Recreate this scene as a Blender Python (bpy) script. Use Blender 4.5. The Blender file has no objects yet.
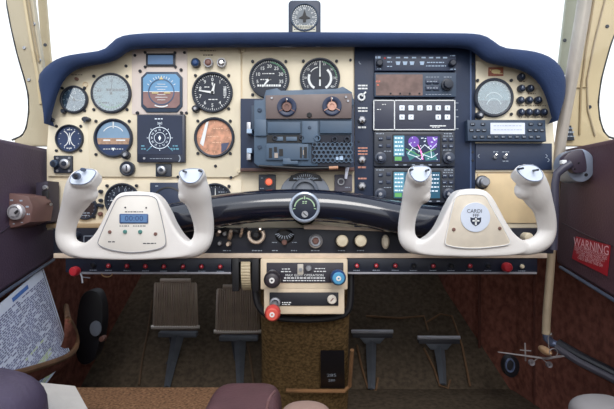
import bpy, math, random
from mathutils import Vector, Matrix
from math import sin, cos, pi, radians
random.seed(4)
SC = bpy.context.scene
COL = SC.collection
F, CX, CY, CAMZ = 500.0, 307.0, 204.5, 0.5

# ------------------------------------------------------------------ camera, sky, light, exposure
cam_d = bpy.data.cameras.new('camera')
cam_d.sensor_width = 36.0
cam_d.lens = 36.0 * F / 614.0
cam_d.clip_start = 0.01
cam = bpy.data.objects.new('camera', cam_d)
cam.location = (0, 0, CAMZ)
cam.rotation_euler = (pi / 2, 0, 0)
COL.objects.link(cam)
SC.camera = cam
SC.view_settings.view_transform = 'Standard'
SC.view_settings.look = 'None'
SC.view_settings.gamma = 1.0
SC.view_settings.use_curve_mapping = False
SC.view_settings.exposure = 0.68

w = bpy.data.worlds.new('sky')
SC.world = w
w.use_nodes = True
nt = w.node_tree
bg = nt.nodes['Background']
tc = nt.nodes.new('ShaderNodeTexCoord')
sx = nt.nodes.new('ShaderNodeSeparateXYZ')
rp = nt.nodes.new('ShaderNodeValToRGB')
mp = nt.nodes.new('ShaderNodeMapRange')
mp.inputs['From Min'].default_value = -0.5
mp.inputs['From Max'].default_value = 0.5
nt.links.new(tc.outputs['Generated'], sx.inputs[0])
nt.links.new(sx.outputs['Z'], mp.inputs['Value'])
nt.links.new(mp.outputs[0], rp.inputs[0])
e = rp.color_ramp.elements
e[0].position = 0.0; e[0].color = (0.16, 0.15, 0.12, 1)
e[1].position = 1.0; e[1].color = (0.83, 0.90, 1.0, 1)
k = e.new(0.40); k.color = (0.22, 0.20, 0.16, 1)
k = e.new(0.49); k.color = (0.80, 0.82, 0.84, 1)
k = e.new(0.62); k.color = (0.93, 0.95, 0.98, 1)
nt.links.new(rp.outputs[0], bg.inputs[0])
bg.inputs[1].default_value = 1.0

sun_d = bpy.data.lights.new('sun', 'SUN')
sun_d.energy = 0.9; sun_d.angle = radians(25); sun_d.color = (1.0, 0.96, 0.90)
sun = bpy.data.objects.new('sun', sun_d)
COL.objects.link(sun)
sun.rotation_euler = (radians(52), radians(6), 0)   # high sun, coming from behind the seats into the panel


# ------------------------------------------------------------------ materials
def lin(c):
    out = []
    for v in c:
        v /= 255.0
        out.append(v / 12.92 if v <= 0.04045 else ((v + 0.055) / 1.055) ** 2.4)
    return (*out, 1.0)


MATS = {}


def M(name, rgb=(200, 200, 200), rough=0.5, metal=0.0, var=0.06, scale=30.0, bump=0.0, bscale=200.0,
      emit=0.0, coat=0.0, spec=0.5, rgb2=None):
    if name in MATS:
        return MATS[name]
    m = bpy.data.materials.new(name)
    m.use_nodes = True
    t = m.node_tree
    b = t.nodes['Principled BSDF']
    b.inputs['Roughness'].default_value = rough
    b.inputs['Metallic'].default_value = metal
    b.inputs['Specular IOR Level'].default_value = spec
    if coat:
        b.inputs['Coat Weight'].default_value = coat
        b.inputs['Coat Roughness'].default_value = 0.08
    tc = t.nodes.new('ShaderNodeTexCoord')
    n = t.nodes.new('ShaderNodeTexNoise')
    n.inputs['Scale'].default_value = scale
    n.inputs['Detail'].default_value = 5
    t.links.new(tc.outputs['Object'], n.inputs['Vector'])
    r = t.nodes.new('ShaderNodeValToRGB')
    c = lin(rgb)
    c2 = lin(rgb2) if rgb2 else tuple(min(1, v * (1 + var)) for v in c[:3]) + (1,)
    c1 = tuple(v * (1 - var) for v in c[:3]) + (1,)
    r.color_ramp.elements[0].position = 0.35; r.color_ramp.elements[0].color = c1
    r.color_ramp.elements[1].position = 0.65; r.color_ramp.elements[1].color = c2
    t.links.new(n.outputs['Fac'], r.inputs[0])
    t.links.new(r.outputs[0], b.inputs['Base Color'])
    if emit:
        t.links.new(r.outputs[0], b.inputs['Emission Color'])
        b.inputs['Emission Strength'].default_value = emit
    if bump:
        n2 = t.nodes.new('ShaderNodeTexNoise')
        n2.inputs['Scale'].default_value = bscale
        n2.inputs['Detail'].default_value = 3
        t.links.new(tc.outputs['Object'], n2.inputs['Vector'])
        bp = t.nodes.new('ShaderNodeBump')
        bp.inputs['Strength'].default_value = bump
        bp.inputs['Distance'].default_value = 0.002
        t.links.new(n2.outputs['Fac'], bp.inputs['Height'])
        t.links.new(bp.outputs[0], b.inputs['Normal'])
    MATS[name] = m
    return m


def glass_mat(name, tint, fac, rough=0.02):
    m = bpy.data.materials.new(name)
    m.use_nodes = True
    t = m.node_tree
    t.nodes.remove(t.nodes['Principled BSDF'])
    out = t.nodes['Material Output']
    tr = t.nodes.new('ShaderNodeBsdfTransparent'); tr.inputs[0].default_value = (*tint, 1)
    gl = t.nodes.new('ShaderNodeBsdfGlossy'); gl.inputs['Roughness'].default_value = rough
    mx = t.nodes.new('ShaderNodeMixShader'); mx.inputs[0].default_value = fac
    t.links.new(tr.outputs[0], mx.inputs[1]); t.links.new(gl.outputs[0], mx.inputs[2])
    t.links.new(mx.outputs[0], out.inputs[0])
    MATS[name] = m
    return m


cream = M('cream_paint', (234, 220, 194), 0.55, var=0.05, scale=14, bump=0.15, bscale=500)
cream_plate = M('ivory_paint', (238, 225, 199), 0.5, var=0.05, scale=18, bump=0.15, bscale=500)
beige = M('beige_paint', (224, 210, 202), 0.5, var=0.04, scale=20)
cream_low = M('lower_cream', (226, 206, 172), 0.55, var=0.07, scale=20, bump=0.2, bscale=400)
navy_pad = M('navy_pad', (30, 50, 88), 0.8, var=0.12, scale=12, bump=0.4, bscale=350)
navy = M('navy_panel', (32, 46, 74), 0.5, var=0.08, scale=25, bump=0.1)
navy2 = M('navy_face', (38, 50, 76), 0.45, var=0.06)
dark = M('dark_bezel', (38, 44, 58), 0.4, var=0.08)
black = M('black_face', (31, 38, 54), 0.5, var=0.08)
soot = M('soot_black', (22, 22, 27), 0.5, var=0.1)
glossblk = M('gloss_black', (16, 22, 40), 0.18, var=0.1, scale=8, coat=1.0)
steelblue = M('steel_blue_plastic', (76, 96, 118), 0.45, var=0.08, scale=40)
steelblue_d = M('steel_blue_dark', (54, 70, 92), 0.5, var=0.08, scale=40)
brownbar = M('brown_metal', (112, 98, 96), 0.4, var=0.1, scale=30)
yokew = M('yoke_white', (240, 235, 231), 0.42, var=0.03, scale=20, bump=0.25, bscale=600)
yokecap = M('yoke_cap', (212, 220, 234), 0.6, var=0.02)
yokeplate = M('yoke_plate', (240, 234, 226), 0.45, var=0.02)
yokeplate2 = M('yoke_plate_beige', (232, 220, 202), 0.6, var=0.04, scale=60, bump=0.3, bscale=900)
white = M('white_print', (238, 240, 240), 0.6, var=0.02)
greyprint = M('grey_print', (165, 175, 190), 0.6, var=0.05)
orangeprint = M('orange_print', (214, 150, 130), 0.6, var=0.05)
darkprint = M('dark_print', (48, 50, 62), 0.6, var=0.05)
chrome = M('chrome', (215, 212, 208), 0.22, metal=1.0, var=0.05)
satin = M('satin_metal', (175, 176, 182), 0.38, metal=0.8, var=0.08)
screwm = M('screw_black', (34, 36, 46), 0.45, var=0.1)
red = M('red_plastic', (186, 40, 52), 0.4, var=0.08)
redbig = M('red_knob', (222, 92, 78), 0.4, var=0.06, scale=60)
bluek = M('blue_knob', (84, 158, 200), 0.35, var=0.06)
bluek_d = M('blue_knob_skirt', (40, 72, 122), 0.4, var=0.06)
brownk = M('brown_knob', (128, 92, 84), 0.4, var=0.1)
creamk = M('cream_knob', (226, 212, 184), 0.4, var=0.05)
lcd = M('lcd_blue', (84, 116, 156), 0.3, var=0.06, emit=0.15)
lcdpale = M('lcd_pale', (200, 205, 222), 0.3, var=0.04, emit=0.25)
amber = M('amber_window', (122, 98, 92), 0.25, var=0.25, scale=60)
skyface = M('sky_face', (112, 162, 204), 0.4, var=0.06)
earthface = M('earth_face', (146, 112, 110), 0.5, var=0.1, scale=60)
reflection_brown = M('brown_reflection_face', (206, 150, 122), 0.5, var=0.3, scale=90)  # brown cabin reflection put into the dial colour
glareface = M('glare_face', (150, 172, 180), 0.4, var=0.12, scale=60)  # pale sky glare put into the dial colour
greyface = M('grey_face', (140, 150, 160), 0.45, var=0.1, scale=60)
pillar = M('pillar_paint', (184, 170, 144), 0.5, var=0.06, scale=8, bump=0.1)
pillar2 = M('pillar_cream', (204, 184, 146), 0.5, var=0.06, scale=8)
tubem = M('trim_tube', (166, 156, 146), 0.4, metal=0.15, var=0.08, scale=20)
leather = M('plum_leather', (78, 64, 82), 0.55, var=0.12, scale=10, bump=0.35, bscale=260)
leather_r = M('maroon_leather', (84, 58, 66), 0.55, var=0.12, scale=10, bump=0.35, bscale=260)
carpet_m = M('maroon_carpet', (112, 70, 60), 0.95, var=0.3, scale=60, bump=0.9, bscale=500, spec=0.1)
carpet_o = M('olive_carpet', (82, 72, 61), 0.95, var=0.25, scale=90, bump=0.9, bscale=500, spec=0.1)
carpet_t = M('tan_carpet', (122, 90, 66), 0.95, var=0.45, scale=220, bump=1.0, bscale=500, spec=0.1)
seam_b = M('seam_brown', (128, 92, 60), 0.9, var=0.2)
strapm = M('cream_webbing', (190, 184, 178), 0.85, var=0.05, bump=0.5, bscale=700)
pedalm = M('pedal_rubber', (166, 150, 138), 0.5, var=0.1)
pedalarm = M('pedal_arm_grey', (98, 104, 114), 0.45, metal=0.3, var=0.1)
seatm = M('seat_leather', (92, 72, 76), 0.5, var=0.1, bump=0.3)
paper = M('chart_paper', (205, 214, 232), 0.7, var=0.04)
paperink = M('chart_ink', (104, 108, 146), 0.8, var=0.2)
paperhi = M('chart_highlight', (186, 206, 128), 0.8, var=0.1)
paperblue = M('chart_header', (72, 110, 178), 0.7)
signred = M('sign_red', (178, 34, 48), 0.5, var=0.05)
badgew = M('badge_white', (222, 230, 246), 0.4, var=0.02)
trimline = M('door_trim_grey', (72, 80, 98), 0.4, var=0.05)
scr_dark = M('screen_dark', (24, 36, 66), 0.25, emit=0.3)
scr_cyan = M('screen_cyan', (84, 136, 156), 0.3, emit=0.3)
scr_purple = M('screen_purple', (96, 62, 150), 0.3, emit=0.45)
scr_green = M('screen_green', (96, 160, 92), 0.3, emit=0.3)
scr_white = M('screen_white', (205, 216, 228), 0.3, emit=0.4)
scr_teal = M('screen_teal', (40, 92, 96), 0.3, emit=0.6)
scr_pink = M('screen_pink', (230, 120, 190), 0.3, emit=0.7)
glow = M('red_lamp', (240, 110, 80), 0.3, emit=0.5)
gold = M('brass', (196, 158, 108), 0.3, metal=0.7)
glass_r = glass_mat('reflective_glass', (0.9, 0.95, 0.97), 0.22)
glass_c = glass_mat('clear_glass', (0.97, 0.98, 0.98), 0.08)
glass_w = glass_mat('window_acrylic', (0.99, 1.0, 1.0), 0.02)


# ------------------------------------------------------------------ geometry helpers
def P(px, py, Y):
    return Vector(((px - CX) * Y / F, Y, CAMZ + (CY - py) * Y / F))


def onwall(px, py, x):
    """the point of the plane X = x seen at this place of the frame"""
    return P(px, py, x * F / (px - CX))


def rrect(x0, y0, x1, y1, r=0.0, n=4):
    if r <= 0:
        return [(x0, y0), (x1, y0), (x1, y1), (x0, y1)]
    pts = []
    for cx, cy, a0 in ((x1 - r, y0 + r, -90), (x1 - r, y1 - r, 0), (x0 + r, y1 - r, 90), (x0 + r, y0 + r, 180)):
        for i in range(n + 1):
            a = radians(a0 + 90 * i / n)
            pts.append((cx + r * cos(a), cy + r * sin(a)))
    return pts


def circ(cx, cy, r, n=32, ry=None):
    ry = ry or r
    return [(cx + r * cos(2 * pi * i / n), cy + ry * sin(2 * pi * i / n)) for i in range(n)]


def smooth_pts(pts, it=2):
    for _ in range(it):
        q = [pts[0]]
        for a, b in zip(pts, pts[1:]):
            a = Vector(a); b = Vector(b)
            q += [tuple(a * .75 + b * .25), tuple(a * .25 + b * .75)]
        q.append(pts[-1])
        pts = q
    return pts


def closed_smooth(pts, it=2):
    for _ in range(it):
        q = []
        for i in range(len(pts)):
            a = Vector(pts[i]); b = Vector(pts[(i + 1) % len(pts)])
            q += [tuple(a * .75 + b * .25), tuple(a * .25 + b * .75)]
        pts = q
    return pts


def inset(pts, d):
    """offset a closed 2D polygon inward by d"""
    n = len(pts)
    area = sum(pts[i][0] * pts[(i + 1) % n][1] - pts[(i + 1) % n][0] * pts[i][1] for i in range(n))
    s = 1 if area > 0 else -1
    out = []
    for i in range(n):
        p0, p1, p2 = Vector(pts[i - 1]), Vector(pts[i]), Vector(pts[(i + 1) % n])
        a = (p1 - p0); b = (p2 - p1)
        if a.length < 1e-9: a = b
        if b.length < 1e-9: b = a
        na = Vector((-a.y, a.x)).normalized(); nb = Vector((-b.y, b.x)).normalized()
        m = na + nb
        if m.length < 1e-6: m = na
        m.normalize()
        kk = 1.0 / max(0.5, m.dot(na))
        out.append(tuple(p1 + m * d * kk * s))
    return out


FONT_CACHE = {}


def text_mesh(s):
    if s in FONT_CACHE:
        return FONT_CACHE[s]
    cu = bpy.data.curves.new('t', 'FONT')
    cu.body = s
    cu.resolution_u = 2
    cu.align_x = 'CENTER'; cu.align_y = 'CENTER'
    ob = bpy.data.objects.new('t', cu)
    COL.objects.link(ob)
    dg = bpy.context.evaluated_depsgraph_get()
    me = ob.evaluated_get(dg).to_mesh()
    vs = [v.co.copy() for v in me.vertices]
    fs = [tuple(p.vertices) for p in me.polygons]
    ob.evaluated_get(dg).to_mesh_clear()
    bpy.data.objects.remove(ob)
    FONT_CACHE[s] = (vs, fs)
    return FONT_CACHE[s]


class MB:
    def __init__(self, Yr=1.0):
        self.v = []; self.f = []; self.Yr = Yr

    def q(self, px, py, Y):
        Yr = self.Yr
        return Vector(((px - CX) * Yr / F, Y, CAMZ + (CY - py) * Yr / F))

    def add(self, vs, fs):
        o = len(self.v)
        self.v += [Vector(x) for x in vs]
        self.f += [tuple(i + o for i in f) for f in fs]
        return self

    def prism(self, pts, Yf, Yb, bev=0.0, d=None):
        """closed px polygon, front face at Yf, back at Yb, bev in px"""
        n = len(pts)
        loops = []
        if bev > 0:
            dy = min(abs(Yb - Yf) * 0.6, bev * 0.002)
            loops.append([self.q(x, y, Yf) for x, y in inset(pts, bev)])
            loops.append([self.q(x, y, Yf + dy * 0.3) for x, y in inset(pts, bev * 0.3)])
            loops.append([self.q(x, y, Yf + dy) for x, y in pts])
        else:
            loops.append([self.q(x, y, Yf) for x, y in pts])
        loops.append([self.q(x, y, Yb) for x, y in pts])
        vs = [p for l in loops for p in l]
        fs = [tuple(range(n))]
        for k in range(len(loops) - 1):
            for i in range(n):
                j = (i + 1) % n
                fs.append((k * n + i, k * n + j, (k + 1) * n + j, (k + 1) * n + i))
        fs.append(tuple(reversed(range((len(loops) - 1) * n, len(loops) * n))))
        return self.add(vs, fs)

    def box(self, x0, y0, x1, y1, Yf, Yb, r=0.0, bev=0.0):
        return self.prism(rrect(x0, y0, x1, y1, r), Yf, Yb, bev)

    def disc(self, cx, cy, r, Yf, Yb, n=28, bev=0.0):
        return self.prism(circ(cx, cy, r, n), Yf, Yb, bev)

    def lathe(self, cx, cy, prof, n=40, squash=1.0):
        """prof: list of (radius px, Y); axis along Y"""
        vs = []; fs = []
        for r, Y in prof:
            for i in range(n):
                a = 2 * pi * i / n
                vs.append(self.q(cx + r * cos(a), cy + r * squash * sin(a), Y))
        for k in range(len(prof) - 1):
            for i in range(n):
                j = (i + 1) % n
                fs.append((k * n + i, k * n + j, (k + 1) * n + j, (k + 1) * n + i))
        if prof[0][0] > 0: pass
        return self.add(vs, fs)

    def ring(self, cx, cy, ro, ri, Yf, Yb, n=40):
        b = min(0.3 * (ro - ri), 1.0)
        return self.lathe(cx, cy, [(ri, Yb), (ri, Yf + .001), (ri + b, Yf), (ro - b, Yf), (ro, Yf + .0015), (ro, Yb), (ri, Yb)], n)

    def knob(self, cx, cy, r, Yf, Yb, n=20, flutes=0):
        m = r if not flutes else r
        dome = [(0.0001, Yf), (r * .7, Yf), (r * .92, Yf + .0012), (r, Yf + .003), (r, Yb), (0.0001, Yb)]
        return self.lathe(cx, cy, dome, n)

    def seg(self, x0, y0, x1, y1, wd, Y, th=0.0003):
        a = Vector((x0, y0)); b = Vector((x1, y1))
        d = b - a
        if d.length < 1e-6: return self
        nn = Vector((-d.y, d.x)).normalized() * wd / 2
        return self.prism([tuple(a + nn), tuple(b + nn), tuple(b - nn), tuple(a - nn)], Y, Y + th)

    def arc(self, cx, cy, r, a0, a1, wd, Y, n=20):
        p = [(cx + r * cos(radians(a0 + (a1 - a0) * i / n)), cy + r * sin(radians(a0 + (a1 - a0) * i / n))) for i in range(n + 1)]
        for u, v in zip(p, p[1:]): self.seg(*u, *v, wd, Y)
        return self

    def text(self, s, px, py, size, Y, rot=0.0, sxx=1.0):
        vs, fs = text_mesh(s)
        k = size * self.Yr / F
        o = self.q(px, py, Y)
        c, sn = cos(rot), sin(rot)
        out = [o + Vector(((v.x * sxx * c - v.y * sn) * k, 0, (v.x * sxx * sn + v.y * c) * k)) for v in vs]
        return self.add(out, fs)

    def text3(self, s, o, u, v, size):
        vs, fs = text_mesh(s)
        return self.add([o + u * (p.x * size) + v * (p.y * size) for p in vs], fs)

    def dashes(self, x0, x1, y, Y, h=0.9, lo=1.2, hi=3.2, gap=0.8):
        """a line of illegibly small words"""
        x = x0
        while x < x1 - 0.6:
            l = min(random.uniform(lo, hi), x1 - x)
            self.box(x, y - h / 2, x + l, y + h / 2, Y, Y + .0003)
            x += l + gap
        return self

    def tube(self, pts, rads, n=12, cap=True, ell=1.0, up=None):
        pts = [Vector(p) for p in pts]
        if not isinstance(rads, (list, tuple)): rads = [rads] * len(pts)
        m = len(pts); vs = []; fs = []
        ref = Vector(up) if up else None
        prev = None
        for i, p in enumerate(pts):
            t = (pts[min(i + 1, m - 1)] - pts[max(i - 1, 0)]).normalized()
            if ref is not None:
                s = t.cross(ref).normalized()
            elif prev is None:
                s = t.cross(Vector((0, 1, 0)) if abs(t.y) < .9 else Vector((0, 0, 1))).normalized()
            else:
                s = (prev - t * prev.dot(t)).normalized()
            prev = s
            b = t.cross(s).normalized()
            for j in range(n):
                a = 2 * pi * j / n
                vs.append(p + s * (rads[i] * cos(a)) + b * (rads[i] * ell * sin(a)))
        for i in range(m - 1):
            for j in range(n):
                k = (j + 1) % n
                fs.append((i * n + j, i * n + k, (i + 1) * n + k, (i + 1) * n + j))
        if cap:
            fs.append(tuple(reversed(range(n)))); fs.append(tuple(range((m - 1) * n, m * n)))
        return self.add(vs, fs)

    def ellip(self, c, r, n=16, m=10, rot=None):
        c = Vector(c); vs = []; fs = []
        for i in range(m + 1):
            th = pi * i / m
            for j in range(n):
                ph = 2 * pi * j / n
                v = Vector((r[0] * sin(th) * cos(ph), r[1] * sin(th) * sin(ph), r[2] * cos(th)))
                if rot: v = rot @ v
                vs.append(c + v)
        for i in range(m):
            for j in range(n):
                k = (j + 1) % n
                fs.append((i * n + j, (i + 1) * n + j, (i + 1) * n + k, i * n + k))
        return self.add(vs, fs)

    def slab(self, quad, th, nrm=None):
        """a quad (or any loop) of world points given thickness along its normal"""
        q = [Vector(p) for p in quad]
        nn = Vector(nrm).normalized() if nrm else (q[1] - q[0]).cross(q[2] - q[0]).normalized()
        n = len(q)
        vs = q + [p + nn * th for p in q]
        fs = [tuple(range(n)), tuple(reversed(range(n, 2 * n)))]
        for i in range(n):
            j = (i + 1) % n
            fs.append((i, j, n + j, n + i))
        return self.add(vs, fs)

    def build(self, name, mat, parent=None, angle=35, smooth=True):
        import bmesh
        o = Vector((0, 0, 0))
        if parent is not None:
            p = parent
            while p is not None:
                o += p.location; p = p.parent
        elif self.v:
            mn = Vector([min(v[i] for v in self.v) for i in range(3)])
            mx = Vector([max(v[i] for v in self.v) for i in range(3)])
            o = (mn + mx) / 2; o.z = mn.z
        me = bpy.data.meshes.new(name)
        me.from_pydata([v - o for v in self.v], [], self.f)
        bm = bmesh.new(); bm.from_mesh(me)
        bmesh.ops.remove_doubles(bm, verts=bm.verts, dist=0.00001)
        bmesh.ops.recalc_face_normals(bm, faces=bm.faces)
        bm.to_mesh(me); bm.free()
        me.materials.append(mat)
        if smooth:
            me.polygons.foreach_set('use_smooth', [True] * len(me.polygons))
            me.set_sharp_from_angle(angle=radians(angle))
        ob = bpy.data.objects.new(name, me)
        COL.objects.link(ob)
        if parent is not None:
            ob.parent = parent
        else:
            ob.location = o
        return ob


def thing(name, label, cat, loc, group=None):
    o = bpy.data.objects.new(name, None)
    o.empty_display_size = 0.01
    COL.objects.link(o)
    o.location = loc
    return tag(o, label, cat, group)


def tag(o, label, cat, group=None):
    o['label'] = label; o['category'] = cat
    if group: o['group'] = group
    return o


def struct(o):
    o['kind'] = 'structure'
    return o


def screws(parent, pts, r, Yf, Yb, mat=None, Yr=None):
    for x, y in pts:
        MB(Yr or Yf).lathe(x, y, [(0.001, Yf + .0006), (r * .35, Yf + .0006), (r * .45, Yf), (r * .8, Yf), (r, Yf + .0008), (r, Yb)], 12).build('screw', mat or screwm, parent)


# ------------------------------------------------------------------ structure: cabin shell
def wallmb(path, z0, z1, th=0.02, side=1):
    b = MB()
    for (y0, x0), (y1, x1) in zip(path, path[1:]):
        b.slab([(x0, y0, z0), (x1, y1, z0), (x1, y1, z1), (x0, y0, z1)], th, (side, 0, 0))
    return b


FLZ = CAMZ - 0.48
# floor and sloping toe board in one carpet skin
b = MB()
b.slab([(-.62, -.6, FLZ), (.62, -.6, FLZ), (.62, 1.3, FLZ), (-.62, 1.3, FLZ)], .02, (0, 0, -1))
struct(b.build('floor', carpet_o))
b = MB()
b.slab([(-.62, 1.3, FLZ), (.62, 1.3, FLZ), (.55, 1.70, FLZ + .326), (-.55, 1.70, FLZ + .326)], .02, (0, .4, -1))
struct(b.build('trim_1', carpet_o))
struct(MB().slab([(-.62, 1.70, FLZ + .30), (.62, 1.70, FLZ + .30), (.62, 1.70, CAMZ + .12), (-.62, 1.70, CAMZ + .12)], .02, (0, 1, 0)).build('wall_front', carpet_m))
SILL = CAMZ + .112
# lower carpeted side walls
struct(wallmb([(-.6, -.575), (1.0, -.575), (1.3, -.592), (1.72, -.512)], FLZ, CAMZ - .02, .02, -1).build('wall_left', carpet_m))
struct(wallmb([(-.6, .575), (1.0, .575), (1.28, .535), (1.56, .432), (1.72, .40)], FLZ, CAMZ - .02, .02, 1).build('wall_right', carpet_m))


# upper door panels in plum leather with a trim line under them
def door_panel(side, xin, name, mat):
    x = side * xin
    zb = lambda Y: CAMZ - (.155 - .23 * (Y - .855)) if side < 0 else CAMZ - (.163 - .19 * (Y - .855))
    Y0, Y1 = -.6, 1.06
    lo0 = max(FLZ + .02, zb(Y0))
    pr = [(Y0, lo0), (.3, zb(.3)), (Y1, zb(Y1)), (Y1, SILL + .002), (Y0, SILL + .002)]
    b = MB()
    b.slab([(x, yy, zz) for yy, zz in pr], .045, (side, 0, 0))
    o = b.build(name, mat)
    md = o.modifiers.new('bevel', 'BEVEL'); md.width = .008; md.segments = 3; md.limit_method = 'ANGLE'
    struct(o)
    t = MB().tube([(x, .3, zb(.3) - .002), (x, Y1 - .02, zb(Y1 - .02) - .002)], .0035, 8)
    t.build('trim', trimline, o)
    return o


dl = door_panel(-1, .527, 'door_1', leather)
dr = door_panel(1, .527, 'door_2', leather_r)
# seam pressed across the left door panel
MB().tube([onwall(-30, 254, -.5265), onwall(0, 233, -.5265), onwall(22, 217.5, -.5265), onwall(40, 205, -.5265)], .0018, 6).build('seam', M('plum_dark', (52, 42, 58), .6), dl)
MB().tube([onwall(640, 256, .5265), onwall(590, 237, .5265), onwall(562, 223, .5265)], .0014, 6).build('seam', M('maroon_dark', (62, 44, 50), .6), dr)
# vertical folds in the carpet of the right footwell wall
b = MB()
for (px, Y, x) in ((516, 1.20, .551), (489, 1.40, .487)):
    b.tube([(x - .004, Y, FLZ), (x - .004, Y, CAMZ - .14)], .004, 6)
b.build('trim', M('maroon_fold', (84, 44, 36), .9, var=.2), bpy.data.objects['wall_right'])

# sill corners, pillars (left)
b = MB(1.02)
b.prism([(2, -120), (6, 0), (11, 27), (17.5, 55), (25, 80), (28.5, 95), (29, 112), (26.5, 128), (22, 136), (14, 140), (14, 146), (50, 146), (50, 120), (44, 100), (42, 62), (37, 30), (33, 0), (30, -120)], 1.02, 1.032, 1.2)
o = struct(b.build('trim_2', pillar))
MB(1.02).tube([P(21, -40, 1.018), P(24.5, 0, 1.018), P(31, 40, 1.018), P(37.5, 75, 1.018), P(41, 104, 1.018)], .0035, 8).build('seam', pillar2, o)
MB(1.02).tube([P(25, -40, 1.017), P(28.5, 0, 1.017), P(35, 40, 1.017), P(39, 62, 1.017)], .0022, 8).build('seam', M('seam_tan', (160, 138, 104), .6), o)
screws(o, [(24.5, 48), (29, 80), (39.5, 60), (34, 24)], 1.7, 1.0175, 1.021, satin, 1.02)
b = MB(1.15)
b.prism([(36, -120), (37.2, 0), (42, 60), (44, 74), (52, 70), (50, 55), (45.5, 0), (44, -120)], 1.15, 1.158, .8)
o = struct(b.build('trim_3', pillar2))
screws(o, [(45.3, 45)], 1.7, 1.1475, 1.152, dark, 1.15)
# pillars (right)
b = MB(1.15)
b.prism([(570, -120), (566.4, 0), (559.5, 60), (558, 74), (568, 74), (570, 60), (580, 0), (586, -120)], 1.15, 1.158, .8)
o = struct(b.build('trim_4', M('pillar_green_grey', (176, 178, 160), .5)))
screws(o, [(564.6, 40.5)], 1.8, 1.1475, 1.152, dark, 1.15)
b = MB(1.02)
b.prism([(588, -120), (583, 0), (573, 60), (566, 110), (558, 146), (616, 146), (615, 140), (610, 138.5), (603.5, 131.5), (599.5, 119), (598, 102), (601, 80), (604.5, 66), (611, 43), (617, 28), (624, 0), (640, -120)], 1.02, 1.032, 1.2)
o = struct(b.build('trim_5', pillar2))
MB().tube([P(600, -40, 1.018), P(594, 0, 1.018), P(586, 50, 1.018), P(581, 90, 1.018), P(579.5, 135, 1.018)], .0022, 8).build('seam', M('seam_tan', (160, 138, 104), .6), o)
MB().tube([P(610, -40, 1.018), P(605, 0, 1.018), P(595, 40, 1.018), P(587, 80, 1.018), P(588, 110, 1.018), P(595, 136, 1.018)], .0018, 8).build('seam', M('seam_grey', (168, 150, 124), .6), o)
MB().tube([P(573, 88, 1.018), P(587, 87, 1.018)], .0012, 6).build('seam', M('seam_tan'), o)
screws(o, [(607, 26.5), (589.5, 107)], 1.8, 1.0175, 1.021, dark, 1.02)

gm = M('gasket_black', (30, 32, 36), .6)
MB().tube([P(x, y, 1.024) for x, y in smooth_pts([(2, -100), (6, 0), (11, 27), (17.5, 55), (25, 80), (28.5, 95), (29, 112), (26.5, 128), (22, 136), (12, 140)], 1)], .0022, 6).build('gasket', gm, bpy.data.objects['trim_2'])
MB().tube([P(x, y, 1.024) for x, y in smooth_pts([(625, 138), (610, 138.5), (603.5, 131.5), (599.5, 119), (598, 102), (601, 80), (604.5, 66), (611, 43), (617, 28), (624, 0)], 1)], .0022, 6).build('gasket', gm, bpy.data.objects['trim_5'])

# long tan tube that runs down the right side of the panel
t = thing('trim_tube', 'long tan plastic tube running down from the right window pillar to the floor fitting', 'tube', P(546, 335, 1.0))
path = [(592, -60), (585, 0), (576.5, 50), (568, 98), (561.5, 134), (557, 170), (554.5, 200), (553, 232), (550, 275), (547, 310), (546, 334)]
path = smooth_pts(path, 1)
pp = [P(x, y, 1.0) for x, y in path]
rr = [.0135 + (.0085 - .0135) * min(1, max(0, (y - 20) / 230)) for x, y in path]
up_n = [i for i, (x, y) in enumerate(path) if y < 165]
kx = up_n[-1]
MB().tube(pp[:kx + 2], rr[:kx + 2], 16).build('upper_sleeve', tubem, t)
MB().tube(pp[kx + 1:], [r * .93 for r in rr[kx + 1:]], 16).build('lower_sleeve', M('tube_tan', (168, 150, 126), .5, var=.08), t)

# windows
struct(MB().slab([(-.545, -.3, SILL), (-.545, 1.08, SILL), (-.48, 1.08, CAMZ + .5), (-.48, -.3, CAMZ + .5)], .004, (-1, 0, 0)).build('window_1', glass_w))
struct(MB().slab([(.555, -.3, SILL), (.555, 1.08, SILL), (.50, 1.08, CAMZ + .5), (.50, -.3, CAMZ + .5)], .004, (1, 0, 0)).build('window_2', glass_w))
b = MB()
n = 12
vs = []; fs = []
for i in range(n + 1):
    a = -1 + 2 * i / n
    yb = 1.62 - .22 * a * a
    vs += [(a * .55, yb, CAMZ + .2 - .05 * a * a), (a * .46, yb - .38, CAMZ + .62)]
for i in range(n):
    fs.append((2 * i, 2 * i + 2, 2 * i + 3, 2 * i + 1))
b.add(vs, fs)
struct(b.build('window_3', glass_w))

# ------------------------------------------------------------------ glareshield
outer = [(45.5, 124), (41, 102), (37, 80), (38, 74), (45, 66), (56, 58), (70, 54), (98, 50.5), (105, 48), (111, 42), (117, 36.5), (130, 33.5), (160, 32),
         (307, 31.5), (455, 32.5), (478, 33), (489, 36.5), (497, 43), (504, 47.5), (520, 49), (538, 51.5), (553, 57.5), (563, 68), (567, 80), (566, 98), (561, 112), (557, 121)]
inner = [(555.5, 121), (553.5, 112), (551, 103), (546, 88), (536, 75), (520, 67), (500, 63.5), (487, 60.5), (480, 54), (472, 47.5), (455, 45.5),
         (307, 45), (160, 46), (133, 47), (125, 50), (116, 57.5), (106, 61.5), (76, 66), (63, 75), (56, 88), (50.5, 106), (46.5, 124)]
def resample(pts, n):
    pts = [Vector(p) for p in smooth_pts(pts, 2)]
    d = [0]
    for a_, b_ in zip(pts, pts[1:]): d.append(d[-1] + (b_ - a_).length)
    out = []; j = 0
    for i in range(n):
        t_ = d[-1] * i / (n - 1)
        while j < len(d) - 2 and d[j + 1] < t_: j += 1
        f_ = (t_ - d[j]) / max(1e-9, d[j + 1] - d[j])
        out.append(pts[j].lerp(pts[j + 1], f_))
    return out


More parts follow.
